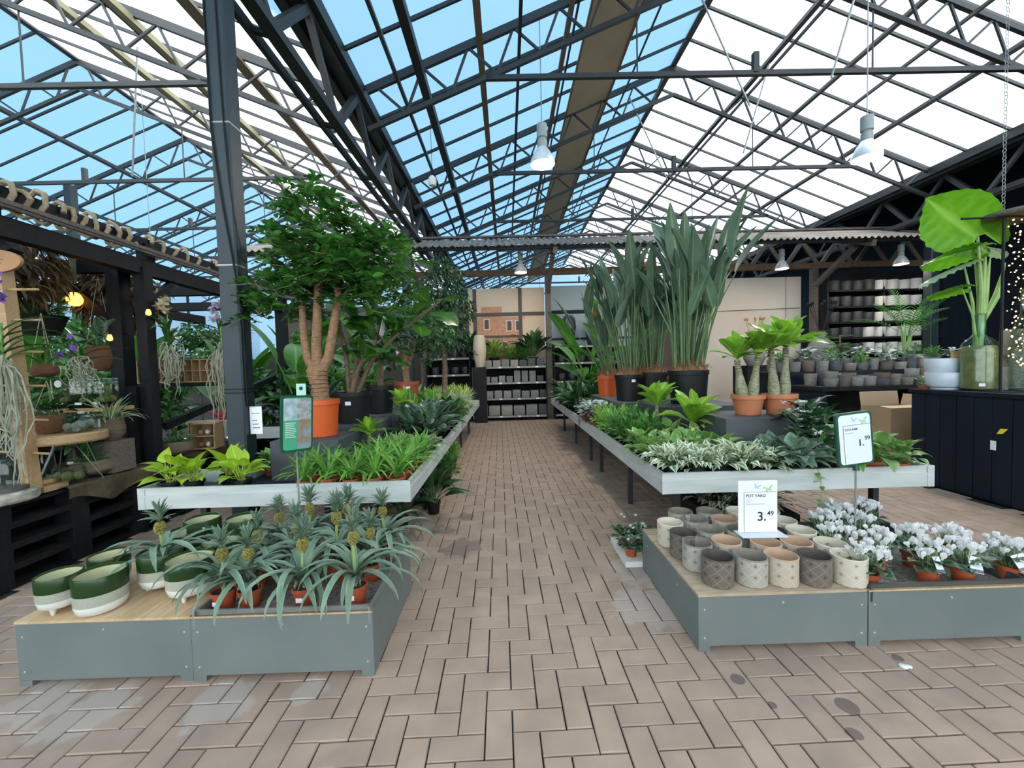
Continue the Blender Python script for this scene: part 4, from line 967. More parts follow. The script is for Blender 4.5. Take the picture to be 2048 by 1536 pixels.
bottle('low bottle-trunked plant on the far side of the black fig pot', (-1.30, 3.72, TZ), [(0, 0, .02, .20, .03)], M_blackp, .07, .09, .7)
bottle('small bottle-trunked plant behind the orange pot', (-1.22, 4.55, TZ), [(0, 0, 0, .40, .03)], M_blackp, .07, .09, .75)
M_yfl = mat('pale yellow flower', (.75, .78, .28), .6)
b = B(); spray(b, [leaf(.03, .014, 10, 20, 'ovate', 3, .1, nc=1)], 5, random.Random(1)); YF = b.mesh('flower', M_yfl, True, 0)
yt = [o for o in bpy.data.objects if o.get('label', '').startswith('low bottle-trunked plant with tiny')][0]
for k in range(6): ob('flower', YF, yt, (-.06 + .03 * k, -.15 + .02 * (k % 3), .26 + .03 * (k % 2)), (.9, 0, k))
# more trees behind: second black pot, red pot, weeping fig
M_small = leafmat('small fig leaf', (.03, .105, .022), (.06, .17, .035), rough=.32, trans=.3, rand=.35)
M_smalld = leafmat('dark weeping leaf', (.015, .055, .018), (.03, .085, .025), rough=.35, trans=.2, rand=.35)
sl_ = [leaf(.085, .036, e, d, 'ovate', 3, .2, nc=1) for e, d in ((10, 50), (-20, 40), (40, 60))]
def crown(b, r, clumps, leaves, droop=0., s=1.):
    for c, R, n in clumps:
        for i in range(n):
            d = Vector((r.gauss(0, 1), r.gauss(0, 1), r.gauss(0, 1))).normalized(); p = Vector(c) + d * R * r.uniform(.5, 1.) ** .6
            v, f, at = r.choice(leaves); b.add(v, f, at, Tm(p) @ Rz(atan2(d.y, d.x) + r.uniform(-.8, .8)) @ Matrix.Rotation(r.uniform(-.4, .8) + droop, 4, 'Y') @ Matrix.Rotation(r.uniform(-.7, .7), 4, 'X') @ Matrix.Scale(s * r.uniform(.75, 1.25), 4))
def smalltree(name, label, loc, pot, pr, ph, trunk, clumps, mleaf, droop=0., s=1., mt=M_barkd, seed=1, leaves=sl_, tagp=False):
    t = thing(name, label, 'tree', loc); ob('pot', bigpot('pot', pot, pr, ph), t)
    for pts, rr in trunk: b = B(); b.tube(pts, rr, 8); ob('trunk', b.mesh('trunk', mt), t)
    b = B(); crown(b, random.Random(seed), clumps, leaves, droop, s); ob('foliage', b.mesh('foliage', mleaf, True, 0), t, kind='stuff')
    if tagp: ob('price_tag', TAG, t, (.05, -pr * .97, ph * .7), (0, 0, .2), 1.8)
    return t
smalltree('rubber_tree', 'leafy tree in the second black pot, behind the fiddle-leaf fig', (-1.52, 4.85, .95), M_blackp, .165, .33, [([(0, 0, .28), (.02, 0, .6), (.0, 0, 1.0)], [.035, .032, .02])], [((0, 0, 1.0), .28, 90), ((.1, 0, .75), .25, 60), ((.18, 0, 1.2), .2, 50)], M_smalld, 0, 1.5)
smalltree('schefflera', 'small-leaved tree in a terracotta-red pot on the pineapple-side bench', (-1.42, 5.75, .95), M_terra, .17, .34, [([(0, 0, .3), (-.02, 0, .6), (.03, 0, .95)], [.05, .045, .03]), ([(0, 0, .5), (.1, 0, .75), (.2, 0, 1.0)], [.03, .025, .015])], [((.1, 0, 1.1), .36, 420), ((.42, 0, 1.05), .28, 260), ((.35, 0, .78), .2, 120), ((-.1, 0, 1.3), .25, 180)], M_small, .1, 1., M_bark, 3, tagp=True)
smalltree('weeping_fig', 'dark weeping fig with a dense hanging crown', (-1.15, 7.35, TZ), M_blackp, .2, .35, [([(0, 0, .3), (.03, 0, .9), (0, 0, 1.7), (.02, 0, 2.25)], [.05, .045, .035, .02])], [((.05, 0, 2.36), .42, 800), ((.25, 0, 1.92), .36, 620), ((-.15, 0, 1.96), .36, 500), ((.2, 0, 1.46), .28, 380), ((.0, 0, 2.72), .2, 170)], M_smalld, .5, .9, M_barkd, 5)

# bird-of-paradise clumps
M_strel = leafmat('bird of paradise leaf', (.07, .125, .08), (.105, .17, .105), vein=(.18, .27, .15), rough=.4, trans=.18, rand=.22)
M_pet = mat('bird of paradise stalk', (.10, .17, .075), .5, c2=(.15, .22, .09), scale=12)
M_root = mat('fibrous root mat', (.34, .165, .075), .95, c2=(.17, .085, .04), scale=80, bump=1.)
M_oran = mat('orange sepal', (.85, .25, .02), .5)
SB = [leafmesh('leaf', M_strel, L, w, 88, d, 'paddle', 9, .45, nc=2) for L, w, d in ((.62, .16, 14), (.52, .14, 26), (.46, .13, 8), (.70, .17, 18))]
def strelitzia(label, loc, pr, ph, n, H, pot=M_blackp, lean=0., seed=0, flowers=1, spread=.16, handle=False, tagp=False):
    t = thing('bird_of_paradise', label, 'plant', loc, 0, 'bird-of-paradise plants'); r = random.Random(seed)
    ob('pot', bigpot('pot', pot, pr, ph, .85), t)
    b = B()
    for i in range(240):
        a = r.uniform(0, 6.28); q = r.uniform(0, pr * .9); x, y = q * cos(a), q * sin(a); a2 = r.uniform(0, 6.28); z = ph + .03 + .15 * (1 - q / pr)
        b.tube([(x, y, ph - .02), (x + .02 * cos(a2), y + .02 * sin(a2), z), (x + .06 * cos(a2), y + .06 * sin(a2), z - r.uniform(-.02, .06))], .004, 3, False)
    b.lathe([(.0001, ph + .12), (pr * .5, ph + .09), (pr * .93, ph - .01)], 18); ob('root_mat', b.mesh('root_mat', M_root), t, kind='stuff')
    for i in range(n):
        a = i * 2.4 + r.uniform(-.4, .4); q = pr * .75 * sqrt(r.random()); x0, y0 = q * cos(a), q * sin(a)
        o = r.uniform(.2, 1.) ** .8 * spread * (2.6 if i % 4 == 0 else 1.); h = H * r.uniform(.38, 1.); x1, y1 = x0 + (o * cos(a) + lean) * h * 1.3, y0 + o * sin(a) * h
        b = B(); mid = ((x0 * .6 + x1 * .4), (y0 * .6 + y1 * .4), ph + h * .5)
        b.tube([(x0, y0, ph), mid, (x1, y1, ph + h)], [.011, .009, .006], 5, False); s = ob('stalk', b.mesh('stalk', M_pet), t)
        l = ob('leaf', SB[r.randrange(4)], s, (x1, y1, ph + h), (r.uniform(-.3, .3), r.uniform(.0, .25) + o * .8, a + r.uniform(-.9, .9)), r.uniform(.75, 1.1))
    for i in range(flowers):
        a = r.uniform(-2.6, -.6); h = H * r.uniform(.75, 1.2); x1, y1 = .25 * cos(a), .25 * sin(a); b = B()
        b.tube([(0, 0, ph), (x1 * .5, y1 * .5, ph + h * .6), (x1, y1, ph + h), (x1 - .10, y1, ph + h + .05)], [.009, .008, .007, .002], 5); f = ob('flower_stalk', b.mesh('flower_stalk', M_pet), t)
        b = B(); spray(b, [leaf(.10, .022, 60, 20, 'lance', 4, .4, nc=1)], 5, r); ob('flower', b.mesh('flower', M_oran, True, 0), f, (x1, y1, ph + h))
    if handle:
        b = B(); b.tube([(-.05, -pr * .98, ph * .72), (-.04, -pr - .03, ph * .62), (.04, -pr - .03, ph * .62), (.05, -pr * .98, ph * .72)], .006, 6); ob('handle', b.mesh('handle', M_dark), t)
    if tagp: ob('price_tag', TAG, t, (0, -pr * .97, ph * .72), (0, 0, 0), 1.5)
    return t
strelitzia('bird-of-paradise clump in the nearest and largest black pot', (2.02, 4.5, 1.0), .215, .37, 56, 1.2, seed=2, flowers=1, lean=.06)
strelitzia('bird-of-paradise clump in the black pot with a handle', (1.92, 5.35, .98), .20, .36, 40, 1.22, seed=3, flowers=2, handle=True)
strelitzia('bird-of-paradise clump in the black pot with a white price tag', (1.60, 5.30, .98), .19, .34, 36, 1.12, seed=4, flowers=1, lean=-.05, tagp=True)
strelitzia('bird-of-paradise clump in an orange-red pot at the aisle side', (1.52, 6.15, .98), .15, .30, 16, .95, pot=M_orange, seed=5, flowers=1, lean=-.12)
# broad-leaved tropical plants at the far end
M_cal = leafmat('broad tropical leaf', (.06, .20, .025), (.09, .27, .035), vein=(.2, .36, .1), rough=.32, trans=.4, rand=.25)
CAL = [leafmesh('leaf', M_cal, L, w, e, d, 'banana', 8, .2, nc=2, stalk=s, srad=.01) for L, w, e, d, s in ((.75, .32, 82, 35, .7), (.65, .30, 70, 60, .5), (.6, .28, 60, 80, .35), (.5, .24, 50, 80, .2))]
def tropical(label, loc, n, s, pot, pr, ph, seed, name='banana_plant'):
    t = thing(name, label, 'plant', loc, 0, 'large-leaved tropical plants'); r = random.Random(seed)
    ob('pot', bigpot('pot', pot, pr, ph), t)
    for i in range(n): ob('leaf', CAL[i % 4], t, (0, 0, ph * .9), (r.uniform(-.2, .2), r.uniform(-.1, .2), i * 2.4 + r.uniform(-.3, .3)), s * r.uniform(.75, 1.1))
    return t
tropical('tall broad-leaved tropical plant behind the bird-of-paradise clumps', (1.68, 8.4, TZ), 15, 1.35, M_terra, .2, .35, 1)
tropical('second broad-leaved tropical plant at the far bench end', (2.1, 7.6, TZ), 13, 1.25, M_blackp, .2, .35, 2)
tropical('banana plant in a black pot between the column and the trunk tree', (-2.75, 5.3, .75), 9, .95, M_blackp, .17, .28, 3)
tropical('banana plant farther back beside the column', (-2.62, 6.5, .75), 10, 1., M_blackp, .18, .3, 4)
tropical('broad-leaved plant behind the trunk tree stems', (-2.55, 7.6, .75), 12, 1.05, M_blackp, .18, .3, 5)
# ------------------------------------------------------------------ navy counter with glass bottle, bowls and light stand
CZ = 1.08
t = thing('display_counter', 'dark navy counter clad in upright boards beside the plant bench', 'counter', (0, 0, 0))
b = B(); b.box(4.73, 5.88, 1.83, 4.62, 0, CZ - .04); ob('carcass', b.mesh('carcass', M_navy, False), t)
bx('worktop', 4.68, 5.92, 1.78, 4.67, CZ - .04, CZ, M_navy, t)
n = 18; s = 2.85 / n
for k in range(n): bx('plank', 4.70, 4.735, 1.80 + k * s + .003, 1.80 + (k + 1) * s - .003, .02, CZ - .04, M_navy, t)
for k in range(8): bx('plank', 4.74 + k * .145, 4.74 + (k + 1) * .145 - .004, 4.618, 4.65, .02, CZ - .04, M_navy, t)
M_glass = glassmat('clear glass', (.93, .97, .95)); M_murk = mat('murky water', (.27, .24, .10), .3, c2=(.16, .15, .06), scale=14); M_glassg = glassmat('green glass', (.80, .92, .86), clear=.9)
t = thing('glass_bottle', 'tall glass bottle of murky water holding a large elephant-ear plant', 'bottle', (4.98, 4.22, CZ))
ob('body', (lambda b: b.lathe([(.0001, .004), (.13, .004), (.145, .02), (.147, .42), (.13, .50), (.065, .57), (.05, .60), (.046, .79), (.056, .80), (.052, .805), (.042, .79), (.044, .60), (.06, .565)], 32).mesh('body', M_glassg))(B()), t)
ob('water', (lambda b: b.lathe([(.0001, .01), (.12, .01), (.136, .025), (.138, .415), (.12, .47), (.0001, .47)], 28).mesh('water', M_murk))(B()), t)
ob('price_tag', TAG, t, (-.10, -.118, .05), (0, 0, -.7), 1.4)
M_alo = leafmat('elephant ear leaf', (.085, .27, .010), (.12, .34, .018), vein=(.20, .40, .06), rough=.4, trans=.5, rand=.08)
M_alob = leafmat('pale elephant ear leaf', (.30, .44, .24), (.36, .48, .30), vein=(.5, .6, .4), rough=.5, trans=.3, rand=.08)
M_alos = mat('elephant ear stalk', (.20, .36, .10), .5, c2=(.28, .44, .16), scale=10)
def earleaf(L, w, seed=0, droop=20, wave=.03):
    """arrow-shaped elephant ear blade with two basal lobes"""
    b = B(); n = 14; cx = []
    for side in (-1, 1):
        pr = [(-.30, .22), (-.26, .42), (-.12, .62), (.05, .82), (.22, .95), (.40, 1.0), (.58, .92), (.74, .70), (.88, .38), (.97, .12), (1.0, .01)]
        ts = np.linspace(0, len(pr) - 1, 41); pr = [(float(np.interp(q, range(len(pr)), [p[0] for p in pr])), float(np.interp(q, range(len(pr)), [p[1] for p in pr])) * (1 + .02 * sin(q * 7.5 + seed))) for q in ts]
        v = []; a = []
        for i, (x, y) in enumerate(pr):
            xi = max(x, 0) if x >= 0 else x; z = -.12 * L * (max(x, 0)) ** 2 * droop / 20
            for k in range(4):
                e = k / 3; inner = .16 if x < 0 else 0.
                yy = (inner + (y - inner) * e) if x < 0 else y * e
                rip = wave * sin(i * 1.9 + seed) * e * e
                v.append((x * L, side * yy * w / 2, z + rip * w - .10 * w * e * e)); a.append(max(e, 1e-4))
        f = [(i * 4 + k, i * 4 + k + 1, (i + 1) * 4 + k + 1, (i + 1) * 4 + k) for i in range(len(pr) - 1) for k in range(3)]
        if side > 0: f = [q[::-1] for q in f]
        b.add(v, f, a)
    return b
t = thing('elephant_ear', 'elephant-ear plant with one huge upright bright green leaf', 'plant', (4.98, 4.22, CZ + .45))
def ear(base, tip, L, w, m, rot, r0=.028, seed=0):
    b = B(); p, q = Vector(base), Vector(tip); mid = (p + q) / 2 + Vector((.03, 0, .03))
    b.tube([p, mid, q], [r0, r0 * .7, r0 * .4], 8, False); s = ob('stalk', b.mesh('stalk', M_alos), t)
    o = ob('leaf', earleaf(L, w, seed).mesh('leaf', m, True, 0), s, q, rot); return o
ear((0, 0, 0), (-.10, -.05, 1.14), .68, .60, M_alo, (radians(62), radians(-40), radians(172)), seed=1)
ear((.01, .02, 0), (-.08, .0, 1.02), .50, .36, M_alo, (radians(30), radians(10), radians(165)), .02, 2)
ear((.0, .03, 0), (-.16, .02, .88), .52, .36, M_alob, (radians(10), radians(18), radians(178)), .02, 3)
ear((-.02, 0, 0), (-.22, -.02, .62), .40, .26, M_alo, (radians(25), radians(5), radians(180)), .014, 4)
ear((.02, 0, 0), (.06, .02, 1.05), .34, .22, M_alob, (radians(10), radians(8), radians(15)), .016, 5)
for dx, dz in ((.05, 1.05), (.10, .95)):
    b = B(); b.tube([(0, 0, .1), (dx * .5, 0, dz * .6), (dx, 0, dz)], [.035, .03, .004], 8); ob('sheath', b.mesh('sheath', M_alos), t)
b = B(); b.tube([(.02, 0, .25), (.18, 0, .55), (.26, 0, .88)], [.02, .03, .004], 8); ob('sheath', b.mesh('sheath', M_alos), t)
bx_ = tag(bx('wooden_board', 4.93, 5.13, 4.42, 4.45, CZ, CZ + .42, M_pine), 'upright pine board leaning behind the glass bottle', 'board')
M_bowl = mat('pale blue glaze', (.55, .63, .70), .3)
def bowl(label, x, y, z, r, h, foot=True):
    b = B(); b.lathe([(r * .72, 0), (r * .75, .008), (r * .70, .02), (r * .88, .035), (r * .97, h * .4), (r, h - .004), (r * .985, h), (r * .94, h), (r * .90, h * .4), (.0001, .05)], 36)
    tag(ob('bowl', b.mesh('bowl', M_bowl), None, (x, y, z)), label, 'bowl', 'stacked pale blue bowls')
bowl('wide pale blue bowl standing on the navy counter', 4.90, 4.47, CZ, .17, .19); bowl('smaller pale blue bowl stacked inside the wide one', 4.87, 4.48, CZ + .155, .145, .19)
M_weave = mat('woven beige', (.40, .37, .31), .8, c2=(.24, .22, .18), scale=120, detail=0, bump=1., lo=.45, hi=.55)
for x, y, r, h, z, lb in ((5.42, 4.16, .17, .36, CZ, 'large woven-texture beige pot on the navy counter'), (5.42, 4.16, .19, .30, CZ + .33, 'large woven-texture beige pot stacked on top of another'), (5.16, 4.22, .10, .24, CZ, 'small woven-texture beige pot between bottle and stacked pots')):
    b = B(); b.lathe([(r * .8, 0), (r * .97, .02), (r, h * .5), (r, h - .008), (r * .98, h), (r * .9, h), (r * .86, .04), (.0001, .03)], 28)
    tag(ob('woven_pot', b.mesh('woven_pot', M_weave), None, (x, y, z)), lb, 'pot', 'woven pots on the counter')
t = thing('small_bonsai', 'tiny leafy plant in a flat pot at the edge of the navy counter', 'plant', (4.80, 4.60, CZ)); ob('pot', potmesh('pot', M_terra, .06, .035, .8, n=16), t)
b = B(); spray(b, LV['small'], 26, random.Random(9), (0, .02), (0, .03), (.5, .9)); ob('foliage', b.mesh('foliage', LM['fresh'], True, 0), t, (0, 0, .03), kind='stuff')
# light stand
t = thing('light_stand', 'thin black iron stand with a side arm on the navy counter', 'stand', (4.88, 3.95, CZ))
b = B(); b.tube([(0, 0, 0), (.0, 0, 1.70)], .012, 8); ob('post', b.mesh('post', M_dark), t)
b = B(); b.tube([(-.42, 0, 1.70), (.5, 0, 1.72)], .011, 8); ob('arm', b.mesh('arm', M_dark), t)
bx('base_plate', -.10, .10, -.10, .10, 0, .008, M_dark, t)
M_led = emit('warm led', (1., .62, .18), 14.)
t = thing('fairy_lights', 'string of warm fairy lights hanging beside the iron stand', 'lights', (5.02, 3.95, CZ))
b = B(); b.ball((0, 0, 0), .006, 6, 4); LED = b.mesh('led', M_led); r = random.Random(8); pts = []
for k in range(110):
    z = 1.70 - 1.45 * k / 110; pts.append((.075 * sin(k * .9) * r.uniform(.4, 1) + .03, .06 * cos(k * 1.3), z)); ob('led', LED, t, pts[-1], (0, 0, 0), r.uniform(.6, 1.2))
b = B(); b.tube(pts, .0012, 3, False); ob('wire', b.mesh('wire', M_dark), t)
t = thing('tall_vase', 'tall clear glass vase standing behind the fairy lights', 'vase', (5.18, 3.98, CZ + .7)); t.location.z = CZ
ob('body', (lambda b: b.lathe([(.0001, .004), (.10, .004), (.12, .03), (.125, .55), (.06, .75), (.05, .78), (.05, 1.0), (.06, 1.02), (.045, 1.0), (.045, .78), (.118, .55), (.11, .04)], 28).mesh('body', M_glass))(B()), t)
# hanging chain
t = thing('hanging_chain', 'steel chain hanging from the roof towards the light stand', 'chain', (4.92, 3.99, 2.83)); b = B()
b.tube([(.014 * cos(a), 0, .02 * sin(a)) for a in np.linspace(0, 2 * pi, 9)], .003, 5); LINK = b.mesh('link', M_galv)
for k in range(58): ob('link', LINK, t, (0, 0, .036 * k), (0, 0, pi / 2 * (k % 2)))
b = B(); b.lathe([(.0001, 0), (.30, 0), (.31, .02), (.30, .045), (.0001, .045)], 28); tag(ob('wood_disc', b.mesh('wood_disc', M_woodg), None, (5.12, 3.99, 2.80)), 'grey round wooden disc hung from the chain at the frame edge', 'disc')
t = thing('hanging_tag', 'small white tag and yellow paper butterfly hanging on the navy boards', 'tag', (4.685, 3.86, .62))
bx('white_tag', -.002, .002, -.045, .0, -.09, .0, M_white, t); bx('cord', -.002, .0, -.015, -.01, 0, .25, M_dark, t)
b = B(); b.add([(0, 0, 0), (0, -.05, .01), (0, -.09, .06), (0, -.03, .055)], [(0, 1, 2, 3)]); ob('paper_wing', b.mesh('paper_wing', mat('yellow paper', (.75, .60, .04), .6), False), t, (-.004, -.05, .07))

# ------------------------------------------------------------------ dark table crowded with grey pots
t = thing('dark_table', 'black open-fronted display table crowded with grey pots', 'table', (0, 0, 0))
bx('tabletop', 4.40, 7.6, 5.60, 6.30, 1.0, 1.06, M_dark, t)
for x in (4.42, 6.0, 7.5): bx('leg_panel', x, x + .06, 5.62, 6.28, 0, 1.0, M_navy, t)
bx('back_panel', 4.42, 7.58, 6.24, 6.28, 0, 1.0, M_dark, t); bx('lower_shelf', 4.48, 7.5, 5.66, 6.24, .12, .15, M_dark, t)
t = thing('dark_riser', 'black raised step behind the table of grey pots', 'table', (0, 0, 0)); bx('tabletop', 4.3, 7.6, 6.36, 7.0, 1.20, 1.26, M_dark, t); bx('front_panel', 4.32, 7.58, 6.37, 6.40, 0, 1.2, M_navy, t)
for x in (4.32, 7.5): bx('leg_panel', x, x + .06, 6.42, 6.98, 0, 1.2, M_navy, t)
CONC = [mat('concrete %d' % i, c, .85, c2=tuple(x * .75 for x in c), scale=14, stretch=(1, 1, 3), bump=.3) for i, c in enumerate(((.20, .20, .19), (.14, .145, .15), (.24, .22, .19), (.11, .12, .13), (.28, .27, .25), (.17, .13, .11)))]
def simplepot(r, h, m, taper=.85, n=20, flare=0):
    b = B(); b.lathe([(r * taper * .9, 0), (r * taper, .01), (r * (taper + 1) / 2, h * .5), (r, h - .006), (r * .985, h), (r * .9, h), (r * .86, h * .35), (.0001, h * .25)], n); return b.mesh('grey_pot', m)
CP = {}
def cpot(r, h, mi, x, y, z, label, plant=None, taper=.88, group='grey concrete pots on the dark table'):
    k = (r, h, mi, taper)
    if k not in CP: CP[k] = simplepot(r, h, CONC[mi], taper)
    tag(ob('grey_pot', CP[k], None, (x, y, z)), label, 'pot', group)
r = random.Random(21)
x = 4.52; i = 0; names = ['ash grey', 'slate grey', 'warm grey', 'charcoal grey', 'pale grey', 'brownish grey']
while x < 7.2:
    R = r.choice((.075, .09, .10, .085)); h = r.choice((.10, .13, .16, .12)); mi = (i * 5 + i // 3) % 6
    cpot(R, h, mi, x + R, 5.72, 1.06, f'{names[mi]} concrete pot, {ORD[i]} in the front row of the dark table')
    if i in (0, 4, 8, 10): cpot(R, h * .8, (mi + 2) % 6, x + R, 5.72, 1.06 + h * .98, f'{names[(mi + 2) % 6]} concrete pot stacked on the {ORD[i]} pot of the front row')
    x += 2 * R + .012; i += 1
x = 4.46; i = 0
while x < 7.3:
    R = r.choice((.085, .10, .075)); h = r.choice((.14, .18, .22)); mi = (i * 7 + 2) % 6
    cpot(R, h, mi, x + R, 6.02, 1.06, f'{names[mi]} concrete pot, {ORD[i]} in the second row of the dark table'); x += 2 * R + .02; i += 1
x = 4.36; i = 0; TP = []
while x < 7.3:
    R = r.choice((.085, .10, .075)); h = r.choice((.12, .16, .18)); mi = (i * 5 + 1) % 6
    cpot(R, h, mi, x + R, 6.50, 1.26, f'{names[mi]} concrete pot, {ORD[i]} in the front row of the black step'); TP.append((x + R, 6.50, 1.26 + h * .85, i)); x += 2 * R + .025; i += 1
x = 4.40; i = 0
while x < 7.3:
    R = r.choice((.10, .12)); h = r.choice((.2, .24)); mi = (i * 3 + 4) % 6
    cpot(R, h, mi, x + R, 6.80, 1.26, f'{names[mi]} concrete pot, {ORD[i]} at the back of the black step'); TP.append((x + R, 6.80, 1.26 + h * .85, i + 20)); x += 2 * R + .03; i += 1
for x, y, z, i in TP:
    if i % 2: continue
    b = B(); k = ('small', 'marble', 'begonia')[i % 3]; spray(b, LV[k], 30 if k != 'small' else 70, random.Random(i), (0, .05), (0, .04), (.8, 1.3))
    tag(ob('succulent', b.mesh('foliage', LM[('greeny', 'satin', 'silver')[i % 3] if i % 3 else 'green'], True, 0), None, (x, y, z)), f'{("bushy green", "silvery green", "dark silver")[i % 3]} plant in the {ORD[i % 20]} {"front" if i < 20 else "back"} pot of the black step', 'plant', 'plants in grey pots')
b = B(); b.lathe([(.0001, 0), (.012, 0), (.012, .3), (.0001, .3)], 8)
# cardboard box
M_card = mat('cardboard', (.42, .29, .17), .8, c2=(.37, .25, .145), scale=4); M_cardi = mat('cardboard inside', (.50, .36, .22), .8)
t = thing('cardboard_box', 'open brown cardboard box standing against the dark table', 'box', (5.16, 5.32, 0), radians(4))
for n_, a in (('front_panel', (-.29, .29, -.205, -.20)), ('back_panel', (-.29, .29, .20, .205)), ('side_panel', (-.29, -.285, -.20, .20)), ('side_panel', (.285, .29, -.20, .20))): bx(n_, *a, 0, .80, M_card, t)
bx('base', -.285, .285, -.2, .2, 0, .005, M_card, t)
for p, q in (((0, .205, .80), (0, .27, .98)),): bar('flap', (-.0, .205, .80), (0, .235, .99), .57, .005, M_cardi, t)
bar('flap', (0, -.205, .80), (0, -.05, .815), .57, .005, M_cardi, t); bar('flap', (.29, 0, .80), (.33, 0, .95), .38, .005, M_cardi, t)
bx('shipping_label', .04, .12, -.2065, -.2055, .55, .68, M_white, t); bx('label_band', .055, .105, -.2072, -.2064, .63, .655, M_ink, t)

# ------------------------------------------------------------------ tall black shelf with dark and white pots, palm
t = thing('pot_shelf', 'tall black shelf unit filled with dark and white pots', 'shelf', (0, 0, 0))
SH = [3.30, 2.86, 2.44, 2.02, 1.60, 1.18]
bx('back_panel', 8.75, 11.9, 11.45, 11.5, 0, 3.85, M_dark, t)
for x in (8.72, 10.25, 11.85): bx('upright', x, x + .05, 10.95, 11.45, 0, 3.8, M_dark, t)
for z in SH + [.75, .3]: bx('shelf_board', 8.75, 11.9, 10.9, 11.45, z - .04, z, M_dark, t)
M_wpot = mat('white pot', (.62, .63, .62), .5); M_dpot = mat('dark grey pot', (.032, .036, .04), .6); M_mpot = mat('mid grey pot', (.22, .225, .23), .6)
def boxpot(m, r, h):
    b = B(); n = 16
    b.lathe([(r * .7, 0), (r * .92, .02), (r * .98, h * .3), (r, h - .008), (r * .98, h), (r * .9, h), (r * .86, .06), (.0001, .05)], n); return b.mesh('shelf_pot', m)
PW_, PD_, PM_ = boxpot(M_wpot, .155, .29), boxpot(M_dpot, .155, .29), boxpot(M_mpot, .155, .29)
for j, z in enumerate(SH[:5]):
    for k in range(8):
        m = PD_ if k < (4 if j < 3 else 3) else PW_; x = 8.98 + k * .325
        tag(ob('shelf_pot', m, None, (x, 11.10, z), (0, 0, 0), (1, 1, random.uniform(.9, 1.02))), f'{"dark grey" if m is PD_ else "white"} rounded pot on the tall black shelf, {ORD[j]} board from the top, {ORD[k]} along', 'pot', 'pots on the tall black shelf')
PS_ = boxpot(M_wpot, .075, .12)
for k in range(14):
    for q in range(2):
        tag(ob('shelf_pot', PS_, None, (9.9 + k % 7 * .16, 11.0 + .18 * (k // 7), SH[5] + q * .121)), f'small white pot on the sixth board of the black shelf, {ORD[k]} pair, {"lower" if q == 0 else "upper"} one', 'pot', 'small white pots on the tall black shelf')
M_palm = leafmat('palm leaflet', (.05, .20, .03), (.09, .28, .05), rough=.4, trans=.3)
t = thing('areca_palm', 'feathery palm in a red pot beside the tall shelf', 'palm', (7.02, 7.05, 1.16)); ob('pot', bigpot('pot', M_terra, .13, .22), t)
fr = B(); n = 12
tipl = [leaf(.20, .018, 20, 60, 'lance', 4, .3, nc=1)]
for i in range(n):
    s = i / n; x = .18 + .62 * s; z = .6 * x - .55 * x * x
    for a in (-1, 1): v, f, at = tipl[0]; fr.add(v, f, at, Tm(x, 0, z) @ Rz(a * (1.15 - .6 * s)) @ Matrix.Scale(1.15 - .7 * s, 4))
fr.tube([(0, 0, 0), (.4, 0, .15), (.8, 0, .13)], .004, 4, False); FR = fr.mesh('frond', M_palm, True, 0)
r = random.Random(31)
for k in range(16):
    a = k * 2.4; h = r.uniform(.35, .7); b = B(); b.tube([(.03 * cos(a), .03 * sin(a), .18), (.07 * cos(a), .07 * sin(a), .2 + h)], [.010, .006], 5, False); s = ob('cane', b.mesh('cane', M_alos), t)
    ob('frond', FR, s, (.07 * cos(a), .07 * sin(a), .2 + h), (0, r.uniform(-.9, -.1), a), r.uniform(.7, 1.0))
bx_ = tag(bx('palm_block', 6.85, 7.2, 6.88 + .14, 7.22, 1.26 - .12, 1.16, M_dark), 'low black block under the red palm pot', 'block')
tag(bx('plant_plinth', 6.1, 6.5, 7.4, 7.8, 0, 1.0, M_dark), 'black plinth under the umbrella plant', 'plinth')
t = thing('umbrella_plant', 'umbrella plant with whorled leaves behind the grey pots', 'plant', (6.3, 7.6, 1.0)); ob('pot', bigpot('pot', M_dpot, .13, .22), t)
b = B(); lw = [leaf(.16, .05, 15, 40, 'lance', 4, .15, nc=1)]
for k in range(16):
    a = k * 2.4; c = B(); spray(c, lw, 7, r); b.add(c.v, c.f, c.a, Tm(.22 * cos(a) * r.random() * 1.4, .22 * sin(a), .45 + .5 * r.random()))
ob('foliage', b.mesh('foliage', LM['green'], True, 0), t, (0, 0, 0), kind='stuff'); b = B(); b.tube([(0, 0, .2), (0, 0, .9)], .012, 5); ob('stem', b.mesh('stem', M_barkd), t)
# ------------------------------------------------------------------ pergola display: pallets, posts, orchids, jars
def pallet(label, x, y, z):
    """euro pallet, long side along Y: deck boards, stringers, nine blocks, bottom boards"""
    t = thing('pallet', label, 'pallet', (x, y, z), 0, 'black painted pallets under the pergola')
    for k in range(5): bx('deck_board', k * .165 - .07, k * .165 + .07, -.6, .6, .125, .147, M_black, t)
    for c in (-.53, 0, .53):
        bx('stringer', -.07, .73, c - .07, c + .07, .102, .125, M_black, t)
        for a in (0, .33, .66): bx('block', a - .07, a + .07, c - .07, c + .07, .022, .102, M_black, t)
    for a in (0, .33, .66): bx('bottom_board', a - .07, a + .07, -.6, .6, 0, .022, M_black, t)
    return t
for j, (py, nm) in enumerate(((3.27, 'nearest stack'), (4.51, 'second stack'), (5.75, 'third stack'))):
    p = None
    for k in range(4):
        lb = f'black painted pallet in the {nm} under the pergola, {("lowest", "second from below", "third from below", "topmost")[k]}'
        if j == 0 and k == 0: proto = pallet(lb, -4.20, py, 0)
        else: again(proto, lb, (-4.20, py + random.uniform(-.01, .01), k * .148), 0)
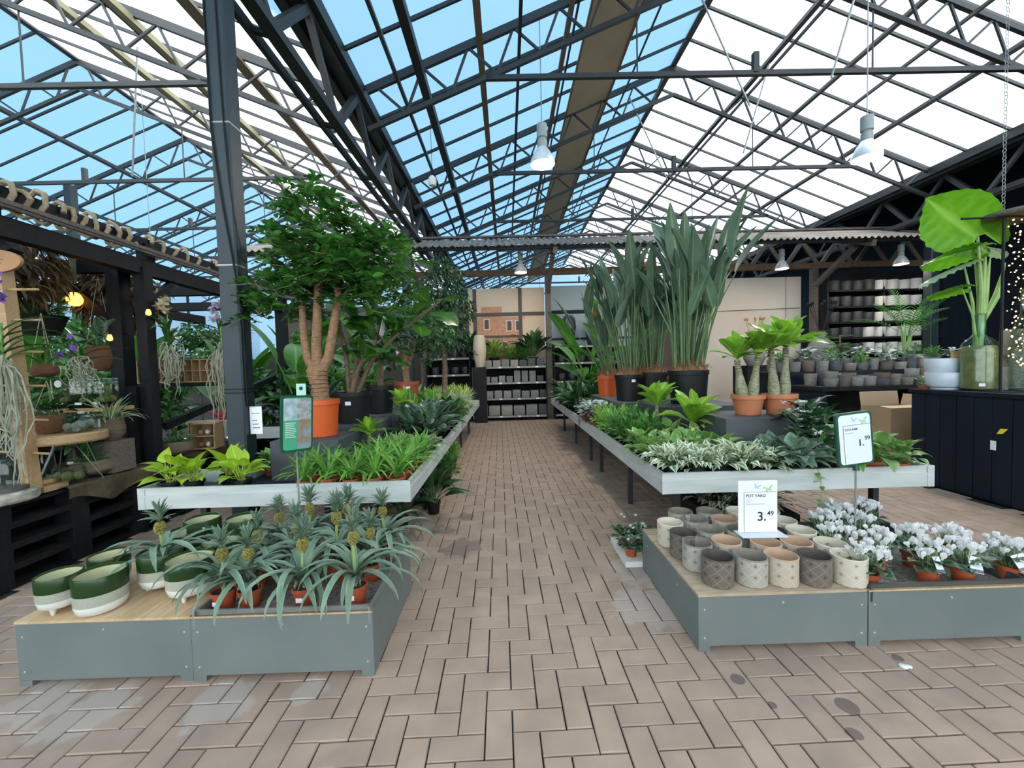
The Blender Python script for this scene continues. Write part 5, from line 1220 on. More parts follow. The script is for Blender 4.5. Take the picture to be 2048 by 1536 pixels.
# brown cloth over the pallets
M_cloth = mat('brown burlap', (.10, .075, .042), .9, c2=(.065, .05, .028), scale=30, bump=.5)
b = B(); ny, nx = 40, 16; v = []
for i in range(ny + 1):
    for k in range(nx + 1):
        y = 3.15 + 2.0 * i / ny; u = k / nx
        hang = .10 + .07 * sin(y * 4.) + .03 * sin(y * 13)
        if u < .7: x = -4.2 + .80 * u / .7; z = .60 + .006 * sin(x * 30) * sin(y * 21)
        else: q = (u - .7) / .3; x = -3.435 + .03 * sin(y * 17) * q + .012; z = .60 - hang * q if q > 0 else .6
        if u >= .65 and u < .7: x = -3.44
        v.append((x, y, z + .012))
b.add(v, [(i * (nx + 1) + k, i * (nx + 1) + k + 1, (i + 1) * (nx + 1) + k + 1, (i + 1) * (nx + 1) + k) for i in range(ny) for k in range(nx)])
tag(ob('burlap_cloth', b.mesh('burlap_cloth', M_cloth)), 'brown burlap cloth draped over the black pallets', 'cloth')
PZ = .615
# pergola frame
t = thing('pergola', 'black timber pergola with rope wound round its upper beam', 'pergola', (0, 0, 0))
for x, y, w in ((-3.72, 3.98, .126), (-3.48, 3.98, .10), (-3.5, 6.4, .13), (-5.6, 3.98, .13), (-5.6, 6.4, .13), (-4.9, 2.95, .12)):
    bx('post', x - w / 2, x + w / 2, y - w / 2, y + w / 2, PZ if x > -5 and y < 6 else 0, 2.5 if w < .125 or y > 4 else 2.56, M_black, t)
bx('panel', -3.67, -3.56, 3.92, 4.02, PZ, 1.36, M_black, t)
bar('beam', (-3.5, 1.9, 2.53), (-3.5, 7.6, 2.47), .10, .14, M_black, t); bar('beam', (-3.56, 1.9, 2.77), (-3.56, 7.6, 2.72), .11, .11, M_black, t); bar('beam', (-5.6, 1.9, 2.5), (-5.6, 7.6, 2.47), .10, .14, M_black, t)
for y in (2.75, 3.98, 5.2, 6.4): bar('cross_beam', (-5.8, y, 2.52), (-3.45, y, 2.52), .09, .12, M_black, t); bar('short_post', (-3.53, y + .1, 2.5), (-3.53, y + .1, 2.75), .10, .10, M_black, t)
bar('brace', (-3.74, 3.98, 1.95), (-4.35, 3.98, 2.5), .09, .09, M_black, t); bar('brace', (-3.6, 3.05, 2.46), (-4.3, 2.8, 2.05), .13, .13, M_black, t); bar('brace', (-3.5, 4.05, 2.2), (-3.5, 4.4, 2.48), .05, .05, M_black, t)
bar('brace', (-3.46, 4.1, .95), (-3.2, 5.6, 1.40), .07, .07, M_black, t)
for dx in (.08, .16): bar('batten', (-3.5 + dx, 1.9, 2.66), (-3.5 + dx, 7.6, 2.62), .02, .03, M_woodg, t)
M_rope = mat('hemp rope', (.42, .32, .20), .9, c2=(.33, .25, .15), scale=60, bump=.6)
b = B(); r = random.Random(6)
for y0, y1, n, R in ((2.35, 3.25, 9, .10), (3.3, 3.95, 7, .085), (4.1, 4.9, 5, .08), (5.0, 5.6, 4, .075)):
    pts = []
    for i in range(n * 8): a = i / 8 * 2 * pi; s = i / (n * 8); pts.append((-3.56 + (R + .02 * sin(i * .7)) * cos(a), y0 + (y1 - y0) * s + .03 * sin(a * .5), 2.765 + (R + .03 * sin(i * .31)) * sin(a)))
    b.tube(pts, .018, 6)
ob('rope', b.mesh('rope', M_rope), t)
# pine rack with rungs and the oval sign
t = thing('pine_rack', 'pale pine ladder rack with thin rungs beside the hanging orchid roots', 'rack', (-3.60, 3.02, PZ))
bar('post', (.05, 0, 0), (-.06, 0, 1.90), .085, .06, M_pine, t); bar('post', (-.75, .2, 0), (-.80, .2, 1.9), .085, .06, M_pine, t)
for k, z in enumerate((.30, .55, .80, 1.05, 1.28, 1.5)): b = B(); b.tube([(-.85, .15 - .02 * k, z + .02), (.22, -.02, z - .01)], .009, 6); ob('rung', b.mesh('rung', M_pine), t)
M_osign = mat('tan wood sign', (.42, .22, .10), .6)
t = thing('oval_sign', 'oval tan wooden sign on top of the pine rack', 'sign', (-3.63, 2.96, 2.30)); b = B(); n = 32
c = [(.20 * cos(2 * pi * i / n), .082 * sin(2 * pi * i / n)) for i in range(n)]
b.add([(x, -.01, z) for x, z in c] + [(x, .01, z) for x, z in c], [tuple(range(n)), tuple(range(2 * n - 1, n - 1, -1))] + [((i + 1) % n, i, n + i, n + (i + 1) % n) for i in range(n)]); ob('board', b.mesh('board', M_osign, False), t)
for dz, w in ((.012, .11), (-.015, .09)): bx('engraved_line', -w, w * .7, -.0108, -.0095, dz - .003, dz + .003, M_wood, t)
# orchids with hanging roots
M_orch = leafmat('orchid strap leaf', (.035, .12, .02), (.06, .18, .03), rough=.35, trans=.2)
M_rootg = mat('aerial root', (.46, .46, .36), .8, c2=(.32, .33, .22), scale=20)
M_purp = leafmat('purple petal', (.16, .07, .36), (.26, .14, .48), rough=.5, trans=.3); M_pale = leafmat('pale lilac petal', (.42, .34, .46), (.52, .46, .50), rough=.5, trans=.3); M_tanp = leafmat('tan petal', (.46, .38, .24), (.52, .45, .30), rough=.6, trans=.3)
OL = [leafmesh('leaf', M_orch, L, .036, e, d, 'strap', 7, .5, nc=1) for L, e, d in ((.34, 45, 70), (.38, 25, 60), (.28, 65, 60))]
pet = [leaf(.05, .03, 20, 30, 'ovate', 4, .1, nc=1), leaf(.045, .032, 60, 20, 'ovate', 4, .1, nc=1)]
def orchid(label, x, y, z, nl, rl, mp, nf, fz, s=1., seed=0, top=2.5):
    t = thing('hanging_orchid', label, 'orchid', (x, y, z), 0, 'hanging orchids with bare roots', sc=s); r = random.Random(seed)
    for k in range(nl): ob('leaf', OL[k % 3], t, (0, 0, .018 * k), (r.uniform(-.1, .1), -.1, (pi if k % 2 else 0) + r.uniform(-.7, .7) + seed), r.uniform(.8, 1.1))
    b = B(); b.tube([(0, 0, -.05), (0, 0, .02 * nl)], .01, 6); ob('stem', b.mesh('stem', M_alos), t)
    b = B()
    for k in range(34):
        a = r.uniform(0, 6.28); q = r.uniform(.02, .15); L = rl * r.uniform(.35, 1.); p = Vector((0, 0, r.uniform(-.03, .08))); pts = [p]
        for s in range(1, 9):
            w = s / 8; e = a + r.uniform(-.9, .9) * w; qq = q * (sin(min(1, w * 2.2) * pi / 2) * (1 - .35 * w)) * r.uniform(.8, 1.2); pts.append(Vector((qq * cos(e), qq * sin(e), p.z + .03 * sin(w * 7) - L * w ** 1.25)))
        b.tube(pts, [.0055] * 4 + [.0045] * 3 + [.004, .002], 4, False)
    ob('roots', b.mesh('roots', M_rootg), t, kind='stuff')
    if nf:
        b = B(); b.tube([(0, 0, .05), (.05, -.05, fz * .7), (.02, -.08, fz)], .004, 4, False); q = ob('flower_stem', b.mesh('flower_stem', M_alos), t)
        b = B(); spray(b, pet, 6, r); FL = b.mesh('flower', mp, True, 0)
        for k in range(nf): ob('flower', FL, q, (.03 + r.uniform(-.07, .07), -.09 + r.uniform(-.05, .05), fz + r.uniform(-.10, .08)), (r.uniform(.4, 1.5), r.uniform(-.5, .5), r.uniform(-1, 1)), r.uniform(.8, 1.2))
    b = B(); b.tube([(0, 0, .1), (0, 0, (top - z) / s)], .0015, 3, False); ob('hanging_wire', b.mesh('hanging_wire', M_dark), t)
orchid('hanging orchid with purple blooms and long grey roots at the frame edge', -3.52, 2.88, 1.56, 14, .85, M_purp, 7, .50, 1.05, 1)
orchid('hanging orchid with tan blooms and a tangle of bare roots beside the black posts', -3.42, 4.15, 1.72, 10, .45, M_tanp, 12, .42, 1.15, 2, 2.48)
orchid('hanging orchid with pale lilac blooms and dense silvery roots next to the column', -3.02, 4.35, 1.72, 14, .78, M_pale, 9, .36, 1.1, 3, 2.7)
orchid('small hanging orchid with violet blooms in front of the coconut pot', -3.70, 3.55, 1.56, 9, .30, M_purp, 3, .18, .95, 4)
# bulb on a rope
t = thing('rope_bulb', 'glowing filament bulb hanging on a thick rope', 'lamp', (-4.06, 3.9, 2.22)); b = B(); b.tube([(0, 0, .12), (.004, 0, .3), (0, 0, .42)], .022, 8); ob('rope', b.mesh('rope', M_rope), t)
b = B(); b.lathe([(.03, .04), (.034, .06), (.03, .12), (.0001, .13)], 14); ob('socket', b.mesh('socket', M_dark), t)
b = B(); b.lathe([(.0001, -.085), (.03, -.08), (.055, -.05), (.06, -.02), (.045, .02), (.028, .045)], 20); ob('bulb', b.mesh('bulb', emit('amber bulb', (1., .38, .06), 4.)), t)
for x, y, z, lb in ((-3.66, 3.80, 1.82, 'small amber bulb beside the nearer black post'), (-3.38, 3.9, 2.06, 'small amber bulb beside the second black post')):
    t = thing('small_bulb', lb, 'lamp', (x, y, z)); b = B(); b.lathe([(.0001, -.03), (.02, -.02), (.022, 0), (.012, .03)], 12); ob('bulb', b.mesh('bulb', MATS['amber bulb']), t); b = B(); b.tube([(0, 0, .03), (0, 0, 2.5 - z)], .002, 3, False); ob('wire', b.mesh('wire', M_dark), t)
# hanging basket, dried bundles
t = thing('hanging_basket', 'black hanging basket overflowing with ferns under the bulb', 'basket', (-4.25, 3.75, 1.86)); b = B(); b.lathe([(.0001, 0), (.14, 0), (.20, .17), (.205, .17), (.19, .165), (.13, .02)], 24); ob('basket', b.mesh('basket', M_blackp), t)
b = B(); spray(b, LV['small'], 160, random.Random(3), (.0, .06), (0, .14), (1., 1.7)); spray(b, LV['strap'], 20, random.Random(4), (0, .04), (0, .1)); ob('foliage', b.mesh('foliage', LM['green'], True, 0), t, (0, 0, .15), kind='stuff')
for a in range(3): b = B(); b.tube([(.19 * cos(a * 2.1), .19 * sin(a * 2.1), .16), (0, 0, .62)], .002, 3, False); ob('hanging_wire', b.mesh('hanging_wire', M_dark), t)
M_dry = leafmat('dried leaf', (.10, .062, .028), (.17, .11, .05), rough=.8, trans=.1)
for k, (x, y, z, R, lb) in enumerate(((-4.15, 3.45, 2.45, .34, 'shaggy dried brown bundle hanging behind the oval sign'), (-4.0, 4.3, 2.30, .32, 'dried brown bundle with tiny lights behind the bulb rope'), (-4.5, 3.0, 2.62, .28, 'dried brown bundle wound on the upper cross beam'))):
    t = thing('dried_bundle', lb, 'dried plant', (x, y, z), 0, 'dried hanging bundles'); b = B(); crown(b, random.Random(k), [((0, 0, 0), R, 900)], [leaf(.16, .028, 20, 60, 'lance', 4, .3, nc=1)], .6); ob('foliage', b.mesh('foliage', M_dry, True, 0), t, kind='stuff')
    q = ob('light_string', None, t); rr = random.Random(k + 3)
    for j in range(24):
        d = Vector((rr.gauss(0, 1), rr.gauss(-.5, 1), rr.gauss(0, 1))).normalized() * R; ob('led', LED, q, d, (0, 0, 0), .7)
# shelf with moss terrariums
t = thing('terrarium_shelf', 'thin wooden shelf carrying glass moss terrariums', 'shelf', (0, 0, 0)); bx('board', -4.45, -3.52, 3.55, 3.85, 1.16, 1.19, M_pine, t); bx('upright', -4.42, -4.36, 3.6, 3.66, PZ, 1.16, M_dark, t); bx('upright', -3.62, -3.56, 3.74, 3.8, PZ, 1.16, M_dark, t)
M_moss = mat('moss', (.13, .17, .05), .95, c2=(.22, .24, .09), scale=60, bump=1.)
for k, (x, lb) in enumerate(((-3.95, 'glass cube terrarium of moss with a round tag, farther from the posts'), (-3.79, 'glass cube terrarium of moss with a round tag, in the middle'), (-3.63, 'glass cube terrarium of moss nearest the black posts'))):
    t = thing('terrarium', lb, 'terrarium', (x, 3.68, 1.19), 0, 'moss terrariums'); b = B()
    for a in ((-.07, .07, -.07, -.066), (-.07, .07, .066, .07), (-.07, -.066, -.07, .07), (.066, .07, -.07, .07)): b.box(*a, 0, .26)
    ob('glass', b.mesh('glass', M_glass, False), t); bx('base', -.066, .066, -.066, .066, 0, .05, M_dark, t); b = B(); r = random.Random(k)
    for j in range(9): b.ball((r.uniform(-.04, .04), r.uniform(-.04, .04), .06 + r.random() * .03), .03, 7, 5)
    for j in range(12): b.tube([(r.uniform(-.04, .04), r.uniform(-.04, .04), .05), (r.uniform(-.04, .04), r.uniform(-.04, .04), .14 + r.random() * .08)], .006, 4)
    ob('moss', b.mesh('moss', M_moss), t, kind='stuff'); bx('price_tag', -.03, .03, -.072, -.071, .03, .05, M_white, t)
    if k < 2: b = B(); b.lathe([(.012, 0), (.032, 0), (.032, .002), (.012, .002)], 20, Matrix.Rotation(pi / 2, 4, 'X')); ob('round_tag', b.mesh('round_tag', M_white, False), t, (0, -.074, .22))
# wooden slab on hairpin legs with a coconut bowl and a jar
t = thing('slab_table', 'small round slab of pale wood on thin metal legs', 'stand', (-3.60, 3.30, PZ)); b = B(); b.lathe([(.0001, .33), (.25, .33), (.262, .345), (.26, .395), (.25, .405), (.0001, .405)], 36); ob('slab', b.mesh('slab', M_pine), t)
for k in range(3): b = B(); a = k * 2.1 + .5; b.tube([(.05 * cos(a), .05 * sin(a), .33), (.22 * cos(a), .22 * sin(a), 0), (.12 * cos(a + .4), .12 * sin(a + .4), .33)], .005, 5); ob('leg', b.mesh('leg', M_galv), t)
M_coco = mat('brown coconut fibre', (.17, .075, .035), .9, c2=(.11, .05, .025), scale=50, stretch=(1, 1, 3), bump=.6)
def fibrepot(label, x, y, z, r, h, m, plant=None, n=30, hang=0):
    t = thing('fibre_pot', label, 'pot', (x, y, z), 0, 'brown fibre pots'); b = B(); b.lathe([(.0001, 0), (r * .6, .004), (r * .95, h * .3), (r, h * .55), (r * .85, h), (r * .78, h), (r * .8, h * .7), (.0001, h * .6)], 24); ob('body', b.mesh('body', m), t)
    if plant: b = B(); spray(b, LV[plant[0]], n, random.Random(int(x * 100)), (0, .03), (0, r * .4), (.8, 1.2)); ob('foliage', b.mesh('foliage', LM[plant[1]] if plant[1] in LM else MATS[plant[1]], True, 0), t, (0, 0, h * .75), kind='stuff')
    if hang:
        for a in range(3): b = B(); b.tube([(r * .9 * cos(a * 2.1), r * .9 * sin(a * 2.1), h * .8), (0, 0, hang)], .003, 4, False); ob('cord', b.mesh('cord', M_rope), t)
    return t
fibrepot('round brown fibre pot with dark leaves on the pale wood slab', -3.66, 3.26, PZ + .407, .105, .15, M_coco, ('marble', 'dark'), 20, .42)
fibrepot('brown hanging fibre bowl on a rung of the pine rack, nearer the post', -3.95, 3.05, 1.45, .13, .12, M_coco, ('strap', 'spider'), 16, .5)
fibrepot('brown hanging fibre bowl beside the other one on the pine rack', -3.62, 3.22, 1.47, .08, .10, M_coco, ('strap', 'green'), 14, .5)
fibrepot('big brown coconut pot with broad leaves next to the black post', -3.88, 3.95, 1.52, .13, .24, M_coco, ('broad', 'birkin'), 18, .9)
M_bark2 = mat('ribbed bark pot', (.20, .15, .10), .9, c2=(.12, .09, .06), scale=10, stretch=(1, 1, 12), bump=.8)
tag(bx('wood_block', -3.62, -3.42, 3.5, 3.72, PZ + .013, .90, M_woodg), 'grey wooden block under the spider plant pot', 'block')
t = fibrepot('ribbed grey-brown pot with a white-striped spider plant and a white tag', -3.52, 3.61, .90, .10, .19, M_bark2, ('strap', 'vari'), 46); bx('price_tag', -.045, .015, -.106, -.104, .13, .20, M_white, t)
fibrepot('ribbed pot with pale succulents behind the pine post', -3.95, 3.35, .98, .11, .2, M_bark2, ('strap', 'green'), 16); tag(bx('wood_block', -4.05, -3.85, 3.25, 3.45, PZ + .013, .98, M_dark), 'dark block under the ribbed pot behind the pine post', 'block')
fibrepot('wide bark bowl planted with red flowers and ivy at the pallet edge', -3.56, 3.66 - .3 + .12, PZ + .014, .15, .13, M_bark2, ('small', 'green'), 90); fibrepot('wide bark bowl with ivy and red blooms behind the black posts', -3.50, 4.28, PZ + .014, .15, .14, M_bark2, ('small', 'green'), 80)
M_redf = mat('red petal', (.55, .02, .02), .6); b = B(); spray(b, pet, 7, random.Random(2), sc=(.6, .9)); spray(b, pet, 5, random.Random(3), (.01, .02), sc=(.4, .6)); RF = b.mesh('red_flower', M_redf, True, 0)
for x, y, z, lb in ((-3.56, 3.44, .98, 'red bloom above the wide bark bowl at the pallet edge'), (-3.48, 4.24, .97, 'red bloom above the bark bowl behind the black posts')): RFO = thing('red_flower', lb, 'flower', (x, y, z)); ob('bloom', RF, RFO, (0, 0, 0), (.6, 0, 0), 1.4); RB = B(); RB.tube([(0, 0, -.23), (0, 0, 0)], .003, 4); ob('flower_stem', RB.mesh('flower_stem', M_stalk), RFO)
# jars
def jar(label, x, y, z, r, h, inside=None, base=None):
    t = thing('glass_jar', label, 'jar', (x, y, z), 0, 'glass jars and cloches'); b = B(); b.lathe([(.0001, .004), (r * .95, .004), (r, .02), (r, h * .8), (r * .8, h * .95), (r * .25, h), (.0001, h)] if base else [(.0001, .004), (r * .95, .004), (r, .02), (r, h * .75), (r * .8, h * .86), (r * .82, h), (r * .76, h), (r * .74, h * .86), (r * .94, h * .74), (r * .93, .03)], 24); ob('glass', b.mesh('glass', M_glass), t)
    if inside:
        b = B(); rr = random.Random(int(h * 1000))
        for j in range(10): b.ball((rr.uniform(-r, r) * .55, rr.uniform(-r, r) * .55, .03 + rr.random() * h * .25), r * .32, 7, 5)
        ob('filling', b.mesh('filling', inside), t, kind='stuff')
    if base: b = B(); b.lathe([(.0001, -.03), (r * 1.25, -.03), (r * 1.25, .0), (.0001, .0)], 24); ob('base', b.mesh('base', base), t)
M_birch = mat('birch bark', (.62, .58, .48), .8, c2=(.25, .22, .18), scale=14, stretch=(1, 1, 3)); M_peb = mat('pebbles', (.30, .30, .26), .8)
b = B(); b.lathe([(.0001, 0), (.19, 0), (.2, .01), (.2, .06), (.19, .07), (.0001, .07)], 36); tag(ob('birch_slice', b.mesh('birch_slice', M_birch), None, (-3.62, 2.87, .595)), 'round slice of white birch trunk on the nearest pallets', 'wood slice')
jar('glass jar on the birch slice', -3.58, 2.90, .695, .08, .20, None, M_dim); jar('glass cloche on a pine board behind the birch slice', -3.63, 3.16, .68, .065, .24, None, M_pine); jar('glass jar of pebbles and moss on the pale wood slab', -3.46, 3.30, PZ + .407, .10, .16, M_peb); jar('tilted silvery jar of moss on the burlap cloth', -3.52, 3.32 - .07, PZ + .014, .10, .15, M_moss)
tag(bx('pine_board', -3.80, -3.50, 3.05, 3.22, .60, .645, M_pine), 'pine board under the glass cloche', 'board'); jar('tall clear jar behind the orchid roots', -3.74, 2.98, .60, .08, .26)
# gridded crate on brackets and small crates
t = thing('grid_crate', 'long wooden crate divided into two rows of small compartments', 'crate', (-4.02, 4.45, 1.38)); W_, H_ = 1.02, .25
bx('back', 0, W_, .085, .09, 0, H_, mat('crate inside', (.34, .20, .10), .8, c2=(.14, .08, .04), scale=40), t)
for z in (0, H_ / 2 - .004, H_ - .01): bx('shelf', 0, W_, 0, .09, z, z + .01, M_pine, t)
for k in range(13): bx('divider', k * (W_ - .012) / 12, k * (W_ - .012) / 12 + .012, -.002, .09, .0, H_, M_pine, t)
bx('ledge', -.01, W_ + .01, -.004, .2, -.045, -.002, M_black, t)
for k, (x, y, lb) in enumerate(((-3.42, 4.62, 'small two-storey wooden crate of trinkets at the pallet edge'), (-3.55, 4.75, 'small wooden crate of trinkets behind the other crate'))):
    t = thing('small_crate', lb, 'crate', (x, y, PZ + .014), .15)
    for z in (0, .14, .28): bx('board', -.12, .12, -.1, .1, z, z + .012, M_pine, t)
    for a in (-.12, .108): bx('side', a, a + .012, -.1, .1, .012, .28, M_pine, t)
    bx('back', -.12, .12, .09, .1, .012, .28, M_pine, t)
    r = random.Random(k)
    for j in range(6): b = B(); b.ball((0, 0, .03), .025, 7, 5, 1.2); ob('trinket', b.mesh('trinket', (M_pine, M_wcer, M_coco)[j % 3]), t, (-.07 + .07 * (j % 3), 0, .012 + .14 * (j // 3)))
# bucket of red-and-white hearts, silver balls
t = thing('flower_bucket', 'white bucket of pink-red blooms on the far pallets', 'bucket', (-3.25, 5.05, PZ)); t.location = (-3.72, 5.3, PZ); b = B(); b.lathe([(.0001, 0), (.11, 0), (.14, .24), (.145, .24), (.13, .235), (.105, .01)], 24); ob('bucket', b.mesh('bucket', M_wcer), t)
M_pink = mat('pink red petal', (.60, .03, .08), .5); b = B(); spray(b, pet, 60, random.Random(5), (0, .12), (0, .12), (1., 1.6)); ob('blooms', b.mesh('blooms', M_pink, True, 0), t, (0, 0, .24), kind='stuff')
b = B(); b.lathe([(.0001, 0), (.035, .006), (.05, .03), (.045, .06), (.015, .08), (.0001, .085)], 14); SBALL = b.mesh('silver_ornament', mat('silver glass', (.7, .7, .72), .12, .9))
for k in range(14): tag(ob('silver_ornament', SBALL, None, (-4.0 + .11 * (k % 7) + .02 * (k // 7), 5.0 + .13 * (k // 7), PZ)), f'silver glass ornament on the far pallets, {("front", "back")[k // 7]} row, {ORD[k % 7]} along', 'ornament', 'silver ornaments')
t = thing('info_card', 'white hanging care card fixed beside the column above the bench', 'card', (-2.11, 3.40, .95)); bx('card', -.05, .05, -.002, .002, 0, .23, M_white, t); bx('print_frame', -.035, .035, -.003, -.002, .17, .174, M_ink, t)
for k in range(3): bx('print_line', -.03, .03 - .01 * k, -.003, -.002, .05 + k * .03, .056 + k * .03, M_ink, t)
b = B(); b.tube([(-.13, 0, .22), (0, 0, .225)], .003, 4); ob('hook', b.mesh('hook', M_dark), t)
# greenery beyond the pergola
for i, (x, y, z, s, lb) in enumerate(((-5.0, 5.4, 0, 1.1, 'broad-leaved plant behind the hanging basket'), (-4.3, 6.4, 0, 1.15, 'broad-leaved plant behind the terrarium shelf'), (-5.6, 4.9, 0, 1.2, 'broad-leaved plant at the outer pergola post'), (-3.2, 7.2, 0, 1.2, 'broad-leaved plant between pergola and column'), (-6.2, 6.4, 0, 1.3, 'broad-leaved plant far beyond the pergola'), (-4.2, 8.2, 0, 1.3, 'broad-leaved plant far behind the grid crate'))):
    tropical(lb, (x, y, z), 14, s, M_blackp, .2, .6, 20 + i)
for i, (x, y, h, lb) in enumerate(((-4.9, 4.6, 1.25, 'bushy green shrub behind the pine rack'), (-5.3, 3.9, 1.3, 'bushy green shrub at the frame edge behind the rack'), (-4.6, 5.2, 1.3, 'bushy green shrub behind the terrariums'), (-3.6, 6.0, 1.15, 'bushy green shrub behind the grid crate'), (-2.9, 6.2, 1.2, 'bushy green shrub between crate and column'), (-3.3, 8.4, 1.5, 'bushy shrub far behind the column'), (-5.4, 7.6, 1.6, 'bushy shrub far behind the pergola'), (-6.4, 5.2, 1.9, 'tall shrub beyond the outer pergola post'), (-7.2, 6.8, 2.1, 'tall shrub well beyond the pergola'), (-6.3, 8.4, 2.1, 'tall shrub far off behind the grid crate'), (-4.6, 9.6, 2.1, 'tall shrub far off between crate and column'), (-7.6, 4.6, 2.0, 'tall shrub at the frame edge far behind the rack'), (-3.4, 10.2, 2.2, 'tall shrub far off beside the column'))):
    smalltree('green_shrub', lb, (x, y, 0), M_blackp, .2, .5, [([(0, 0, .4), (0, 0, h)], [.02, .012])], [((0, 0, h - .15), .4, 420), ((.25, 0, h + .1), .28, 200), ((-.2, .1, h + .15), .26, 180)], M_small if i % 2 else LM['green'], 0, 1.5, seed=50 + i)
# dark display tables with stock beyond the column
for i, (x0, x1, y0, y1, lb) in enumerate(((-3.3, -2.25, 5.0, 6.9, 'dark plant table beyond the column'), (-3.3, -2.2, 7.0, 9.2, 'second dark plant table beyond the column'))):
    t = thing('plant_table', lb, 'table', (0, 0, 0)); bx('tabletop', x0, x1, y0, y1, .69, .75, M_dark, t); bx('rim', x0, x1, y0 - .02, y0, .66, .80, M_alu, t)
    for a in (x0 + .05, x1 - .1):
        for c in (y0 + .05, y1 - .1): bx('leg', a, a + .05, c, c + .05, 0, .69, M_dark, t)
put('dark', -2.9, 5.35, .75, 'dark glossy plant on the table beyond the column', 1.3); put('birkin', -2.5, 5.5, .75, 'striped dark-leaved plant on the table beyond the column', 1.4); put('greeny', -2.45, 6.2, .75, 'green bushy plant on the table beyond the column', 2.0)
M_amb = mat('amber flower', (.75, .30, .05), .6); b = B(); spray(b, pet, 70, random.Random(12), (0, .5), (0, .7), (1.2, 2.)); tag(ob('amber_blossom', b.mesh('blossom', M_amb, True, 0), None, (-4.9, 10.4, 2.0)), 'cloud of amber blossom far beyond the column', 'blossom', kind='stuff')
# pots and trays on the floor under the benches
for i, (x, y, kd, s, lb) in enumerate(((-.78, 4.05, 'dark', 1.25, 'dark glossy plant on the floor at the bench leg'), (-.92, 4.35, 'dark', 1.1, 'dark glossy plant on the floor under the bench rim'), (-.80, 5.0, 'greeny', 1.3, 'small green plant with a white tag on the floor by the aisle'), (-.85, 5.9, 'fern', 1.3, 'pale green plant on the floor far under the bench'), (-1.0, 3.7, 'dark', 1., 'dark plant on the floor in the shade of the bench'))): put(kd, x, y, .0, lb, s)
t = thing('daisy_tray', 'white tray of small dark plants with white flowers on the floor beside the plank box', 'tray', (.93, 3.05, 0)); bx('tray', -.12, .14, -.22, .2, 0, .04, M_wcer, t)
FD = KIND['greeny'][2][0]
for k in range(4): ob('pot', POT12, t, (-.05 + .12 * (k % 2), -.12 + .2 * (k // 2), .02), (0, 0, 0), .8); ob('foliage', CYF[k % 3], t, (-.05 + .12 * (k % 2), -.12 + .2 * (k // 2), .10), (0, 0, k), 1., 'stuff')
for k in range(16): ob('flower', CYFL, t, (-.1 + .025 * (k % 8) + .01 * (k // 8), -.2 + .05 * ((k * 5) % 8), .19 + .03 * ((k * 3) % 4)), (.3, 0, k), .35)
t = thing('plant_crate', 'black crate of variegated plants on the floor behind the plank box', 'crate', (1.95, 3.45, 0)); bx('crate', -.35, .35, -.3, .3, 0, .22, M_blackp, t); b = B(); spray(b, LV['njoy'], 160, random.Random(8), (0, .1), (0, .3), (1., 1.5)); ob('foliage', b.mesh('foliage', LM['njoy'], True, 0), t, (0, 0, .22), kind='stuff')
# ------------------------------------------------------------------ corrugated canopy, timber frame and back shelves
t = tag(ob('corrugated_canopy', None), 'long corrugated sheet canopy on a timber frame across the far end of the aisle', 'canopy')
b = B(); n = 16 * 14; xs = np.linspace(-6.5, 10.6, n * 2 + 1); v = []
for (y, z) in ((9.3, 4.22), (11.0, 4.90)):
    for i, x in enumerate(xs): v.append((x, y, z + .03 * sin(x * 2 * pi / .15)))
N = len(xs); b.add(v, [(i, i + 1, N + i + 1, N + i) for i in range(N - 1)]); ob('sheet', b.mesh('sheet', M_corr, True, 0), t)
bar('batten', (-6.5, 9.42, 4.20), (10.6, 9.42, 4.20), .06, .09, M_black, t); bar('ridge_batten', (-6.5, 10.98, 4.95), (10.6, 10.98, 4.95), .10, .05, M_woodg, t)
bar('beam', (-6.5, 11.25, 4.05), (12.4, 11.25, 4.05), .10, .16, M_wood, t); bar('wall_plate', (-6.5, 11.0, 4.80), (10.6, 11.0, 4.80), .08, .10, M_woodg, t)
for x in (-5.6, -2.3, 1.18, 4.9, 8.58): bar('post', (x, 11.25, 0), (x, 11.25, 4.0), .15, .15, M_woodg, t); bar('rafter', (x, 11.1, 4.75), (x, 9.4, 4.12), .10, .14, M_woodg, t); bar('brace', (x, 11.2, 3.5), (x, 9.9, 4.2), .10, .12, M_woodg, t)
for k in range(4, 12):
    for a in (0, 1): bar('lattice_strut', (k * 1.0 + a * .5, 11.6, 4.10), (k * 1.0 + .5 + (a - .0) * .5 - (1 if a == 0 and False else 0), 11.6, 4.8) if a == 0 else (k + 1.0, 11.6, 4.10), .05, .10, M_woodg, t) if a == 0 else bar('lattice_strut', (k + .5, 11.6, 4.8), (k + 1.0, 11.6, 4.10), .05, .10, M_woodg, t)
bar('lattice_chord', (4, 11.6, 4.82), (12, 11.6, 4.82), .06, .10, M_woodg, t); bar('lattice_chord', (4, 11.6, 4.08), (12, 11.6, 4.08), .06, .10, M_woodg, t)
